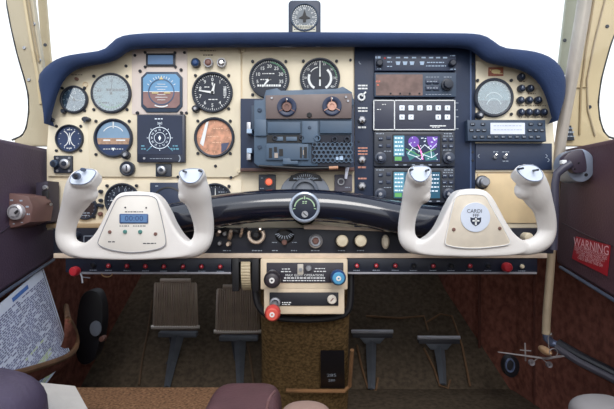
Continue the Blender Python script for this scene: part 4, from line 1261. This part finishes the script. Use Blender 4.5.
# spring ribbed dial
f = MB(.95).lathe(284.5, 236.5, [(.001, .955), (7, .955), (9.5, .962)], 24, squash=.8).build('ribbed_dial', soot, t)
b = MB(.95)
for i in range(9):
    a = radians(200 + i * 17.5); b.seg(284.5 + 6 * cos(a), 235.5 - 3.5 * sin(a) - 3, 284.5 + 10 * cos(a), 235.5 - 6.5 * sin(a) - 3, .8, .9535, .001)
b.build('dial_rib', greyprint, f)
MB(.95).knob(284.3, 242.6, 2.8, .950, .963, 14).build('knob', brownk, t)


# ------------------------------------------------------------------ breaker strips
def strip(label, x0, x1, pts, side):
    t = thing('breaker_panel', label, 'circuit breaker panel', P((x0 + x1) / 2, 274, .97), 'circuit breaker strips')
    MB(.96).box(x0, 258.2, x1, 272.2, .958, .99, 0, .5).build('face', M('strip_black', (26, 32, 48), .4, var=.1), t)
    MB(.96).box(x0 + (14 if side < 0 else 0), 271.8, x1 - (0 if side < 0 else 2), 273.6, .952, .985, 0, .3).build('edge_rail', M('edge_silver', (178, 176, 184), .35, metal=.4), t)
    b = MB(.957)
    for x, y, kind in pts:
        if kind == 'big':
            MB(.945).lathe(x, y, [(2, .958), (2, .948), (4.7, .946), (4.9, .936), (3.6, .932), (.001, .931)], 18).build('breaker_button', red, t)
        else:
            m = red if kind == 'red' else (soot if kind == 'dark' else creamk)
            MB(.957).ring(x, y, 3.3, 2.3, .9545, .958, 16).build('collar', dark, t)
            c = MB(.954).knob(x, y, 2.2, .950, .957, 12).build('breaker_button', m, t)
            if kind == 'red': MB(.95).disc(x - .2, y - .3, .8, .9495, .951, 8).build('button_cap', M('pale_pink', (232, 170, 176), .4), c)
            b.dashes(x - 3.6, x + 3.6, y + 4.6, .9576, .7, 1, 2, .4)
    b.build('lettering', greyprint, t)
    return t


strip('long black circuit breaker strip with red buttons below the left yoke', 66, 231.5,
      [(76, 271, 'big'), (93, 265.6, 'dark'), (108.5, 265.8, 'red'), (127, 266, 'red'), (145.6, 266.3, 'red'), (163.8, 266.6, 'red'), (183, 266.6, 'red'), (201.6, 266.6, 'red'), (220.3, 266.8, 'red')], -1)
strip('long black circuit breaker strip with red buttons below the right yoke', 347.5, 537,
      [(357, 265.8, 'red'), (376.3, 265.7, 'red'), (395.3, 265.8, 'red'), (413.6, 266, 'dark'), (433.4, 266, 'red'), (451, 266, 'dark'), (470, 265.8, 'red'), (488, 266, 'dark'), (506, 267, 'big'), (522, 266.4, 'white')], 1)
t = thing('hanging_ring', 'small metal key ring hanging under the left breaker strip', 'ring', P(107, 277, .955))
MB().tube([P(107 + 5.4 * cos(a), 273.4 + 3.6 * sin(a), .95) for a in [i * pi / 10 for i in range(11)]], .0011, 6).build('ring', gold, t)
t = thing('hanging_clip', 'small metal clip hanging beside the big red button at the left strip', 'clip', P(82, 283, .955))
b = MB().tube([P(80, 272, .948), P(82, 277, .948), P(82.6, 283, .948)], .002, 8); b.tube([P(82, 277, .948), P(90, 278, .948)], .001, 6); b.build('clip', satin, t)

# trim wheel
t = thing('elevator_trimmer', 'cream ribbed trim wheel standing upright left of the centre pedestal', 'trim wheel', P(245, 291, .95))
b = MB()
c = P(245.8, 267, 1.0); c.x = P(245.8, 0, .96).x; Rw = .046
n = 96
vs = []; fs = []
hw = .0088
for i in range(n):
    a = 2 * pi * i / n
    rr = Rw if i % 2 else Rw - .0009
    for dx in (-hw, hw): vs.append((c.x + dx, c.y + rr * cos(a), c.z + rr * sin(a)))
for i in range(n):
    j = (i + 1) % n
    fs.append((2 * i, 2 * i + 1, 2 * j + 1, 2 * j))
fs.append(tuple(range(0, 2 * n, 2))); fs.append(tuple(range(1, 2 * n, 2)))
MB().add(vs, fs).build('wheel', M('wheel_cream', (206, 190, 158), .5), t, smooth=False)
b = MB()
for dx in (-hw - .001, hw): b.tube([(c.x + dx, c.y, c.z), (c.x + dx + .0015, c.y, c.z)], .02, 16)
b.build('axle', soot, t)
MB(.96).box(232.5, 258.5, 239, 291, .955, .99, 0, .4).build('guard', soot, t)
MB(.96).box(252.3, 258.5, 259, 291, .955, .99, 0, .4).build('guard', soot, t)
MB(.96).box(239, 258.5, 252.5, 262, .957, .985).build('guard', soot, t)

# ------------------------------------------------------------------ engine control pedestal
t = thing('control_pedestal', 'cream centre pedestal head with mixture propeller and throttle control plates', 'pedestal', P(304, 314, .96))
MB(.94).box(260.6, 258.6, 347.6, 289.5, .938, 1.02, 1.5, .8).build('upper_frame', M('frame_tan', (230, 210, 182), .5, var=.08), t)
MB(.935).box(266.5, 262.8, 343.5, 282.8, .9355, .939, .8, .4).build('upper_plate', M('plate_plum', (48, 44, 54), .45), t)
MB(.94).box(264, 288.5, 344.4, 314, .938, 1.02, 1.5, .8).build('lower_frame', M('frame_tan'), t)
MB(.935).box(269.5, 292.6, 338.5, 305.8, .9355, .939, .6, .4).build('lower_plate', M('plate_black', (30, 30, 38), .45), t)
b = MB(.935)
b.dashes(282, 290, 269, .935, .9); b.dashes(281, 291, 271.6, .935, .9); b.dashes(315, 325, 268.6, .935, .9); b.dashes(314, 326, 271.4, .935, .9)
b.text('MAX GEAR OPERATION', 304.5, 275.4, 3.4, .935, 0, 1.05); b.dashes(284, 325, 278, .935, 1.2); b.dashes(283, 325, 280.6, .935, 1.0)
b.dashes(282, 291, 302.6, .935, 1); b.dashes(282, 291, 304.4, .935, .7)
b.build('lettering', white, t)
MB(.935).box(297.5, 264, 303.4, 274.6, .932, .936, .8, .3).build('lever_slot', M('slot_ivory', (206, 198, 186), .4), t)
MB(.932).disc(300.6, 269.6, 1.8, .9285, .933, 12).build('lever_tip', satin, t)
MB(.935).knob(308.6, 268.3, 3.3, .931, .936, 14).build('lock_screw', satin, t)


def plunger(x, y, r, mat, skirt, yy0=None, name='control_knob', Yf=.895):
    sx, sy = yy0 or (x, y)
    MB(.935).lathe(sx, sy, [(5.4, .9365), (5.2, .930), (3.4, .9295)], 20).build('knob_collar', satin, t)
    MB().tube([P(sx, sy, .935), P(x, y, Yf + .02)], .006, 12).build('plunger_shaft', satin, t)
    k = MB(Yf).lathe(x, y, [(.001, Yf + .022), (r * .8, Yf + .022), (r, Yf + .018), (r, Yf + .006), (r * .9, Yf + .002), (r * .8, Yf), (r * .3, Yf), (.001, Yf)], 32).build(name, skirt, t)
    f = MB(Yf).lathe(x, y, [(r * .80, Yf + .001), (r * .78, Yf - .003), (r * .66, Yf - .0042), (.001, Yf - .0042)], 28).build('knob_face', mat, k)
    MB(Yf).lathe(x, y, [(r * .34, Yf - .0041), (r * .3, Yf - .0052), (r * .14, Yf - .0052), (r * .12, Yf - .0045)], 16).build('knob_button', M('knob_white', (236, 232, 228), .5), k)


plunger(272, 280.3, 8.6, M('knob_charcoal', (58, 50, 56), .4), M('knob_black', (38, 34, 42), .4), (272.5, 275))
plunger(338.5, 278.3, 7.8, bluek, bluek_d, (336, 275))
plunger(272.2, 314.4, 8, redbig, M('knob_red_skirt', (206, 70, 66), .4), (275.2, 302.5), Yf=.88)
MB(.93).lathe(332, 299.8, [(4.6, .936), (4.6, .930), (3.8, .928), (.001, .928)], 22).build('push_button', M('button_cream', (232, 222, 208), .4), t)
MB(.927).seg(330.6, 301.4, 333.4, 298.2, 1.0, .9274, .001).build('button_mark', brownk, t)
# rubber boot curve beneath, and fabric column
pth = [(253, 262), (255, 290), (257, 304), (263, 313), (275, 318), (305, 320), (335, 318), (348, 313), (351, 300), (351, 262)]
MB().tube([P(x, y, .97) for x, y in smooth_pts(pth, 2)], .0065, 10).build('rubber_edge', soot, t)
t = thing('pedestal_column', 'tan carpet covered column under the centre pedestal down to the floor', 'column', P(304, 392, 1.1))
tp = MB(.99)
vs = []; fs = []
prof = []
for a in range(0, 13):
    th = pi + pi * a / 12
    prof.append((cos(th), sin(th)))
rows = [(288, 46, .99, .045), (318, 46, .985, .045), (345, 45, 1.03, .05), (384, 45, 1.10, .05), (392, 45, 1.115, .05)]
m = len(prof) + 2
for (py, hwp, Y, dp) in rows:
    xc = (305 - CX) * Y / F; hw_ = hwp * Y / F; z = CAMZ + (CY - py) * Y / F
    vs.append((xc - hw_, Y + .5, z))
    for c_, s_ in prof: vs.append((xc + hw_ * (abs(c_) ** .45) * (1 if c_ > 0 else -1), Y + dp + dp * -(abs(s_) ** .45), z))
    vs.append((xc + hw_, Y + .5, z))
# bring last row down to the floor
last = vs[-m:]
vs += [(x, y + .03, FLZ + .002) for x, y, z in last]
for k in range(len(rows)):
    for i in range(m - 1):
        fs.append((k * m + i, k * m + i + 1, (k + 1) * m + i + 1, (k + 1) * m + i))
MB().add(vs, fs).build('carpet_cover', M('brown_carpet', (112, 90, 60), .95, var=.4, scale=160, bump=1.0, bscale=500, spec=.1), t, angle=60)
Yp = 1.045
b = MB(Yp)
q = [P(320.5, 351, 1.035), P(344, 351, 1.035), P(344.5, 388, 1.10), P(320.8, 388, 1.10)]
MB().slab(q, .008, (0, -1, .5)).build('outlet_plate', M('outlet_black', (26, 25, 32), .4), t)
b = MB()
nn = Vector((0, -1, .5)).normalized() * .0085
u = Vector((1, 0, 0)); v = (q[0] - q[3]).normalized()
b.text3('285', P(331.5, 376, 1.078) + nn, u, v, .014)
b.text3('280', P(331.5, 381, 1.086) + nn, u, v, .010)
b.build('lettering', greyprint, t)
MB().tube([P(286, 390.5, 1.09), P(318, 391, 1.09), P(344, 391, 1.09), P(349.5, 386, 1.09), P(352, 350, 1.04)], .0045, 8).build('piping', seam_b, t)

# ------------------------------------------------------------------ rudder pedals
def ground(px, py):
    """toe board / floor depth seen at this place"""
    s = (CY - py) / F
    Y = -(.48 + .815 * 1.3) / (s - .815) if True else 0
    if Y < 1.3: Y = -.48 / s
    return Y


def pedal(label, x0, x1, y0, y1, axx, aend, Y=1.36):
    t = thing('rudder_pedal', label, 'rudder pedal', P((x0 + x1) / 2, aend, ground(axx, aend)), 'rudder pedals')
    b = MB()
    n = 19; m = 6
    vs = []; fs = []
    for j in range(m + 1):
        v_ = j / m
        py = y0 + (y1 - y0) * v_
        bow = .018 * (1 - (2 * v_ - 1) ** 2)
        for i in range(n * 2 + 1):
            u_ = i / (n * 2)
            px = x0 + (x1 - x0) * u_ + (1.5 - 3 * u_) * (1 - v_)
            vs.append(P(px, py, Y + .03 * (1 - v_) - bow + (.0034 if i % 2 else -.0014)))
    w_ = n * 2 + 1
    for j in range(m):
        for i in range(w_ - 1):
            fs.append((j * w_ + i, j * w_ + i + 1, (j + 1) * w_ + i + 1, (j + 1) * w_ + i))
    b.add(vs, fs)
    o = b.build('ribbed_pad', pedalm, t, smooth=False)
    md = o.modifiers.new('solid', 'SOLIDIFY'); md.thickness = .008; md.offset = 1
    MB().tube([P(x0 - 1, y1 - 1, Y - .006), P(x1 + 1, y1 - 1, Y - .006)], .0052, 10).build('chrome_bar', M('worn_chrome', (226, 220, 214), .35, metal=.25), t)
    MB().tube([P(x0 + 8, y0 - 3, Y + .03), P(x1 - 8, y0 - 3, Y + .03)], .007, 10).build('top_bar', pedalm, t)
    return t


def pedal_arm(t, x0, x1, yb, axx, ax2, aend, Y=1.36):
    MB(Y).box(x0, yb, x1, yb + 5, Y, Y + .02, 1, .6).build('cross_bar', pedalarm, t)
    g = ground(ax2, aend)
    q0 = P(axx, yb + 3, Y + .008); q1 = P(ax2 + (axx - ax2) * .45, yb + (aend - yb) * .55, Y - .01); q2 = P(ax2, aend, min(g, Y) - .012)
    MB().tube([q0, q0.lerp(q1, .5), q1, q2], [.0165, .0145, .012, .008], 4, ell=.8).build('arm', pedalarm, t)
    MB().tube([P(axx - 7, yb + 4, Y + .02), P(axx - 4, yb + 22, Y + .01), P(ax2 - 1, aend - 22, Y + .0)], [.006, .006, .004], 8).build('link', M('link_dark', (52, 54, 62), .5), t)


t = pedal('leftmost ribbed rudder pedal with a chrome bar', 152.5, 198.5, 284, 328, 178, 387)
pedal_arm(t, 158, 196.5, 332.5, 178, 167, 387)
t = pedal('second ribbed rudder pedal beside the centre pedestal', 215, 260, 290, 332.5, 238, 390)
pedal_arm(t, 219, 258, 336.5, 240, 240, 390)
for label, x0, x1, y, ax, ax2, ae in (('folded copilot rudder pedal bar next to the pedestal', 351.5, 393, 331.5, 371, 371.5, 389), ('folded copilot rudder pedal bar farther right', 417.5, 460, 337.5, 439, 443, 384)):
    t = thing('folded_pedal', label, 'rudder pedal', P(ax, ae, ground(ax, ae)), 'folded copilot pedals')
    MB().tube([P(x0, y, 1.35), P(x1, y, 1.35)], .0050, 10).build('chrome_bar', M('dull_steel', (170, 172, 182), .35, metal=.2), t)
    MB(1.36).box(x0 + 1, y + 1.6, x1 - .6, y + 6, 1.355, 1.38, 1, .5).build('pad', M('pad_black', (48, 48, 56), .5), t)
    MB(1.36).prism([(x0 + 8, y + 6), (x1 - 8, y + 6), (x1 - 13, y + 12), (x0 + 13, y + 12)], 1.358, 1.38, .5).build('bracket', pedalarm, t)
    MB().tube([P(ax, y + 10, 1.365), P((ax + ax2) / 2, (y + ae) / 2, 1.34), P(ax2, ae, min(1.33, ground(ax2, ae)) - .012)], [.0145, .0125, .009], 4, ell=.8).build('arm', pedalarm, t)
# carpet slots round the pedal arms (raised stitched edges)
def slotline(parent_name, pts, r=.0035, mat=seam_b):
    q = []
    for x, y in pts:
        q.append(P(x, y, ground(x, y) - .006))
    MB().tube(q, r, 6).build('seam', mat, bpy.data.objects[parent_name])


seam_o = M('seam_olive', (112, 84, 60), .9, var=.2)
slotline('trim_1', [(357, 345), (362, 368), (368, 388), (376, 390), (378, 378)], .0032, seam_o)
slotline('trim_1', [(424, 348), (434, 368), (440, 386), (448, 388), (450, 380)], .0032, seam_o)
slotline('trim_1', [(366, 316), (400, 318), (424, 316), (428, 330)], .003, seam_o)
slotline('trim_1', [(427, 322), (440, 314), (452, 316), (462, 345), (470, 386)], .003, seam_o)
slotline('trim_1', [(152, 300), (148, 330), (142, 360), (139, 385)], .003, M('seam_dark_tan', (92, 72, 54), .9))
slotline('trim_1', [(248, 345), (252, 370), (254, 388)], .003, M('seam_dark_tan'))

# ------------------------------------------------------------------ left side: ignition switch, map pocket, chart
t = thing('ignition_switch', 'silver ignition key switch on a brown six sided plate on the left sidewall', 'ignition switch', P(16, 230, .90))
hexp = [(-6, 199), (4, 192), (30, 196), (34.5, 207), (32, 222), (22, 226), (0, 231), (-6, 229)]
MB(.89).prism(hexp, .885, .955, 1.5).build('plate', M('brown_plate', (112, 82, 78), .5, var=.12), t)
MB(.88).lathe(16, 212, [(8.2, .886), (7.8, .876), (6, .874), (5.6, .878), (4.5, .878), (4.3, .872), (.001, .871)], 32).build('key_cylinder', M('key_silver', (206, 204, 208), .3, metal=.4), t)
MB(.87).seg(14.6, 213.6, 17.6, 210.6, 2.2, .8698, .002).build('keyhole', soot, t)
b = MB(.885)
for a in (-150, -110, -65, -25, 10): b.dashes(16 + 12.5 * cos(radians(a)) - 1.5, 16 + 12.5 * cos(radians(a)) + 1.5, 212 + 12.5 * sin(radians(a)), .8845, 1.6)
for a in (60, 100, 150): b.dashes(16 + 12 * cos(radians(a)) - 1, 16 + 12 * cos(radians(a)) + 1, 212 + 12 * sin(radians(a)), .8845, 1)
b.build('lettering', greyprint, t)
t = thing('switch_strip', 'narrow dark strip with a chrome toggle between the ignition plate and the panel', 'switch', P(43, 220, .95))
MB(.95).prism([(36.5, 183), (48.5, 181), (49, 222), (37, 226)], .947, .99, .6).build('plate', M('strip_plum', (50, 44, 60), .5), t)
for y, mt in ((187.5, satin), (214, M('slate_switch'))): MB(.94).knob(43.7, y, 2.6, .942, .948, 12).build('cap', mt, t)
for y in (194.5, 205.5): MB(.94).box(40.6, y - 4, 47, y + 4, .944, .948, .8, .3).build('rocker', soot, t)
MB().tube([P(46, 203.5, .945), P(49.6, 203.6, .93), P(51.2, 204.4, .925)], [.0018, .0024, .0032], 8).build('lever', chrome, t)

A = P(42, 267, 1.0); B = P(70, 352, 1.02); D = P(0, 302, .86)
A.x = -.528
dv = D - A; dv.x = .004
t = thing('aviation_chart', 'folded paper chart with dense print standing in the left door pocket', 'chart', B + dv)
A2 = A + dv * 1.5; B2 = B + dv * 1.5
nrm = (B - A).cross(dv).normalized()
if nrm.y > 0: nrm = -nrm
MB().slab([A, A2, B2, B], .002, tuple(-nrm)).build('sheet', paper, t)
b = MB(); hi = MB()
off = nrm * .0006
def uvp(u, v): return A + dv * 1.5 * u + (B - A) * v + off
random.seed(3)
rows_ = 44
for j in range(rows_):
    v = .10 + .88 * j / rows_
    u = .05
    while u < .97:
        l = random.uniform(.012, .06)
        tgt = hi if (j % 9 > 5 and .25 < u < .6 and v > .6) else b
        if random.random() < .86:
            hh = .011
            tgt.add([uvp(u, v), uvp(u + l, v), uvp(u + l, v + hh), uvp(u, v + hh)], [(0, 1, 2, 3)])
        u += l + .012
b.build('printed_lines', paperink, t); hi.build('highlighted_lines', paperhi, t)
b = MB(); b.add([uvp(.30, .035), uvp(.55, .035), uvp(.55, .075), uvp(.30, .075)], [(0, 1, 2, 3)]); b.build('header_bar', paperblue, t)
b = MB()
b.add([uvp(.025, .0), uvp(.035, .0), uvp(.035, 1), uvp(.025, 1)], [(0, 1, 2, 3)])
b.build('margin_line', M('margin_navy', (70, 82, 112), .6), t)

t = thing('map_pocket', 'brown bulging carpet map pocket on the left sidewall holding the chart', 'pocket', Vector((-.5, .9, FLZ + .1)))
rim = [(68, 319), (72, 325), (76, 334), (77, 345), (72, 354), (60, 360), (42, 366), (22, 372), (2, 376), (-16, 378)]
rim = smooth_pts(rim, 1)
def rx(px): return -.468 if px < 60 else -.468 - .012 * (px - 60) / 17
rimw = [P(66, 306, 1.13), P(67, 313, 1.06)] + [onwall(x, y, rx(x)) for x, y in rim]
vs = []; fs = []
n = len(rimw)
for p in rimw:
    bot = Vector((-.565, p.y + .02, min(p.z - .07, FLZ + .10)))
    for k in range(5):
        f_ = k / 4
        q = p.lerp(bot, f_); q.x += .02 * sin(pi * f_)
        vs.append(q)
for i in range(n - 1):
    for k in range(4):
        fs.append((i * 5 + k, i * 5 + k + 1, (i + 1) * 5 + k + 1, (i + 1) * 5 + k))
o = MB().add(vs, fs).build('pocket_front', carpet_m, t, angle=80)
md = o.modifiers.new('solid', 'SOLIDIFY'); md.thickness = .005
MB().tube(rimw, .0058, 8).build('rim_piping', M('rim_brown', (100, 72, 50), .9, var=.2), t)

# black vent with silver knob on left footwell wall
t = thing('fresh_air_vent', 'black cabin vent with a silver knob on the left footwell wall', 'vent', P(88, 360, 1.2))
vp = [(80, 300), (87, 290), (98, 289), (103.5, 300), (105, 320), (101, 345), (95, 361), (84, 365), (77, 357), (77, 330)]
MB(1.21).prism(closed_smooth(vp, 2), 1.20, 1.235, 2).build('housing', M('vent_black', (22, 21, 28), .5, var=.1), t)
MB(1.19).lathe(96.5, 328, [(2.2, 1.2), (2.2, 1.19), (5.6, 1.188), (5.6, 1.183), (.001, 1.181)], 22, squash=1.35).build('knob', M('vent_silver', (128, 136, 152), .4, metal=.3), t)
MB(1.19).knob(101, 339.5, 2.8, 1.19, 1.21, 12).build('small_knob', brownk, t)

# ------------------------------------------------------------------ right side: latch, placards, charm
t = thing('door_latch', 'silver round door latch with a dark lever on the right sidewall', 'latch', P(578, 182, .93))
cc = P(578, 166, .925)
b = MB(.93); b.prism(circ(578.5, 165.8, 14.6, 36, 16.6), .922, .97, 1.5); b.build('escutcheon', M('latch_silver', (150, 160, 180), .35, metal=.3), t)
hd = [(559, 160), (566, 152.5), (577, 149.5), (580.5, 151), (583, 160), (584, 170), (582, 173), (571, 174), (568, 170), (563, 168)]
MB(.92).prism(closed_smooth(hd, 1), .908, .924, 1.2).build('cam_plate', M('latch_plum', (62, 52, 66), .4), t)
MB(.915).tube([P(571, 163.5, .905), P(563, 168.5, .905), P(556.8, 174, .905), P(555, 184, .905), P(555, 215, .905), P(554, 250, .905)], [.0075, .0075, .0072, .0072, .007, .0065], 12, ell=.7).build('lever', M('lever_grey', (66, 64, 80), .4, var=.06), t)
MB(.905).box(561.5, 160, 566.5, 164, .903, .912, .8, .4).build('button', white, t)
screws(t, [(586.5, 174.8)], 1.7, .9195, .924, soot, .92)
screws(t, [(572, 163), (579, 163), (575, 169)], .9, .9065, .91, soot, .907)
t = thing('checklist_placard', 'small black placard at the foot of the right window pillar', 'placard', P(571, 139, 1.01))
MB(1.0).prism([(566.5, 124.5), (574.5, 124.5), (578, 139.5), (566, 139.5)], 1.012, 1.021, .3).build('plate', M('placard_black', (34, 40, 54), .5), t)
b = MB(1.01); b.dashes(568, 573.5, 128, 1.0116, 1); b.dashes(568, 574.5, 132, 1.0116, 1.6); b.dashes(568, 575.5, 136.2, 1.0116, 1); b.build('lettering', greyprint, t)
# warning placard
xw = .5262
c4 = [onwall(576.5, 236.5, xw), onwall(611, 245.5, xw), onwall(607.5, 276, xw), onwall(572.5, 258.5, xw)]
t = thing('warning_placard', 'red warning placard with white lettering on the right door panel', 'placard', c4[2])
MB().slab(c4, .0012, (-1, 0, 0)).build('plate', signred, t)
u = (c4[1] - c4[0]).normalized(); v = (c4[0] - c4[3]); v = (v - u * v.dot(u)).normalized()
W_ = (c4[1] - c4[0]).length; H_ = (c4[0] - c4[3]).length
off = Vector((-.0016, 0, 0))
b = MB()
ctr = (c4[0] + c4[1] + c4[2] + c4[3]) / 4
b.text3('WARNING', ctr + v * H_ * .30 + off, u, v, W_ * .215)
for k, s in enumerate(('DO NOT OPEN DOOR IN FLIGHT', 'KEEP THE HANDLE CLOSED AND', 'LATCHED. AVOID CONTACT', 'WITH THE CONTROLS.', 'CHECK BEFORE TAKE OFF')):
    b.text3(s, ctr + v * H_ * (.12 - .11 * k) + off + u * W_ * .0, u, v, W_ * .064)
b.build('lettering', M('pink_print', (240, 196, 200), .6), t)

# belt / rod along the right wall with its fitting
t = thing('belt_fitting', 'chrome fitting and dark bar along the base of the right footwell wall', 'fitting', P(551, 342, 1.05))
MB().tube([P(545, 330, 1.0), P(547, 338, 1.0), P(552, 343, 1.0), P(560, 346, .99)], [.006, .008, .008, .006], 10).build('bracket', M('fitting_slate', (96, 106, 132), .35, metal=.4), t)
MB(.99).knob(551.4, 334.6, 2.4, .985, .998, 14).build('bolt', chrome, t)
MB().tube([P(558, 343, .995), P(580, 356, .96), P(614, 373, .91), P(650, 392, .87)], .0085, 10).build('bar', M('bar_black', (28, 27, 34), .4), t)
MB().tube([P(556, 347, .992), P(580, 362, .955), P(614, 379, .905), P(650, 399, .865)], .0080, 10).build('lower_bar', M('bar_steel', (70, 66, 76), .5), t)
t = thing('airplane_charm', 'small cream toy airplane charm hanging before the right footwell', 'ornament', P(543, 365, 1.0))
cm = M('charm_silver', (150, 142, 142), .4, metal=.3)
MB().ellip(P(545, 350.5, .97), (.008, .024, .0075), 16, 10).build('fuselage', M('charm_tan', (178, 140, 104), .4), t)
MB().tube([P(498, 352, .98), P(520, 355, .975), P(546, 358.5, .972), P(562, 356, .975), P(577.5, 352.5, .98)], [.0007, .0012, .0016, .0012, .0007], 8, ell=4.0, up=(0, 1, 0)).build('wing', cm, t)
MB().tube([P(525, 343, .985), P(525.6, 361, .985)], .0016, 6).build('tail', cm, t)
MB().tube([P(520, 350, .985), P(531, 351, .985)], .0012, 6).build('tail', cm, t)
for x, y in ((531.5, 362.5), (549, 364.5)):
    g = MB(.97); g.lathe(x, y, [(.8, .967), (2.8, .966), (3.2, .970), (2.8, .974), (.8, .973)], 14).build('wheel', M('charm_grey', (110, 104, 108), .5), t)
    MB().tube([P(x, y, .97), P(540, 357, .97)], .0010, 6).build('strut', cm, t)
MB(.95).ring(553, 352.5, 4.5, 3.8, .947, .949, 20).build('propeller_ring', cm, t)
MB().tube([P(549, 348, .965), P(548, 338, .985), P(549.5, 334, .995)], .0008, 6).build('cord', cm, t)
t = thing('footwell_speaker', 'small round black vent with a bluish rim low on the right footwell wall', 'vent', P(512, 380, 1.15))
MB(1.15).prism(circ(512, 367, 8, 24, 11), 1.15, 1.17, 1).build('housing', M('vent_black'), t)
MB(1.14).lathe(511.5, 366.5, [(3.6, 1.150), (3.8, 1.145), (4.6, 1.145), (4.8, 1.150)], 22, squash=1.5).build('rim', M('vent_rim', (92, 104, 134), .4), t)

# ------------------------------------------------------------------ foreground: spar cover and seats
t = thing('spar_cover', 'tan carpet covered wing spar box crossing the floor in front of the left seat', 'carpet box', Vector((-.24, .8, FLZ)))
b = MB()
zt = P(0, 387, .857).z
pr = [(.87, FLZ), (.87, zt - .012), (.855, zt), (.79, zt + .001), (.70, zt), (.685, zt - .02), (.685, FLZ)]
vs = [(-.50, y, z) for y, z in pr] + [(-.13, y, z) for y, z in pr]
n = len(pr)
fs = [(i, (i + 1) % n, n + (i + 1) % n, n + i) for i in range(n)] + [tuple(range(n)), tuple(range(n, 2 * n))]
b.add(vs, fs).build('cover', carpet_t, t)

def cushion(name, label, c, r, mat, cat='seat', group=None, p=.5):
    t = thing(name, label, cat, Vector((c[0], c[1], c[2] - r[2])), group)
    b = MB(); n, m = 28, 18
    vs = []; fs = []
    sp = lambda v: (abs(v) ** p) * (1 if v >= 0 else -1)
    for i in range(m + 1):
        th = pi * i / m
        for j in range(n):
            ph = 2 * pi * j / n
            vs.append((c[0] + r[0] * sp(sin(th)) * sp(cos(ph)), c[1] + r[1] * sp(sin(th)) * sp(sin(ph)), c[2] + r[2] * sp(cos(th))))
    for i in range(m):
        for j in range(n):
            k = (j + 1) % n
            fs.append((i * n + j, (i + 1) * n + j, (i + 1) * n + k, i * n + k))
    b.add(vs, fs).build('cushion', mat, t, angle=80)
    return t


t = cushion('front_seat', 'rounded plum leather corner of the left front seat', (-.378, .50, CAMZ - .231), (.10, .10, .055), M('seat_plum', (72, 62, 84), .5, var=.1, bump=.3), p=.75)
t2 = cushion('seat_bolster', 'maroon leather cushion corner with piping at the bottom centre', (-.079, .60, CAMZ - .283), (.047, .09, .047), M('seat_maroon', (88, 58, 62), .5, var=.1, bump=.3), p=.42)
MB().tube([P(266, 412, .505), P(268, 402, .507), P(271, 396, .52), P(275, 391.5, .55)], .0016, 8).build('piping', M('piping_maroon', (112, 78, 78), .5), t2)
# cream strap over the spar cover
t = thing('seat_strap', 'pale cream webbing strap lying beside the plum seat corner', 'strap', P(66, 409, .62))
q = [P(41, 382.5, .70), P(75, 386, .70), P(96, 424, .60), P(52, 424, .60)]
o = MB().slab(q, .003, (0, .3, -1)).build('webbing', strapm, t)
MB().tube([P(43, 384.5, .698), P(74.5, 387.6, .698)], .0012, 6).build('stitching', M('stitch_grey', (150, 146, 146), .8), t)
t = cushion('belt_pad', 'small pinkish beige pad at the bottom centre beside the maroon cushion', P(306, 415, .60), (.03, .03, .012), M('pad_pink', (150, 122, 110), .7), cat='pad', p=.9)
t = cushion('round_cushion', 'pale grey rounded cushion at the bottom right corner', P(602, 413, .60), (.036, .03, .019), M('pad_grey', (128, 124, 124), .6), cat='cushion', p=.85)
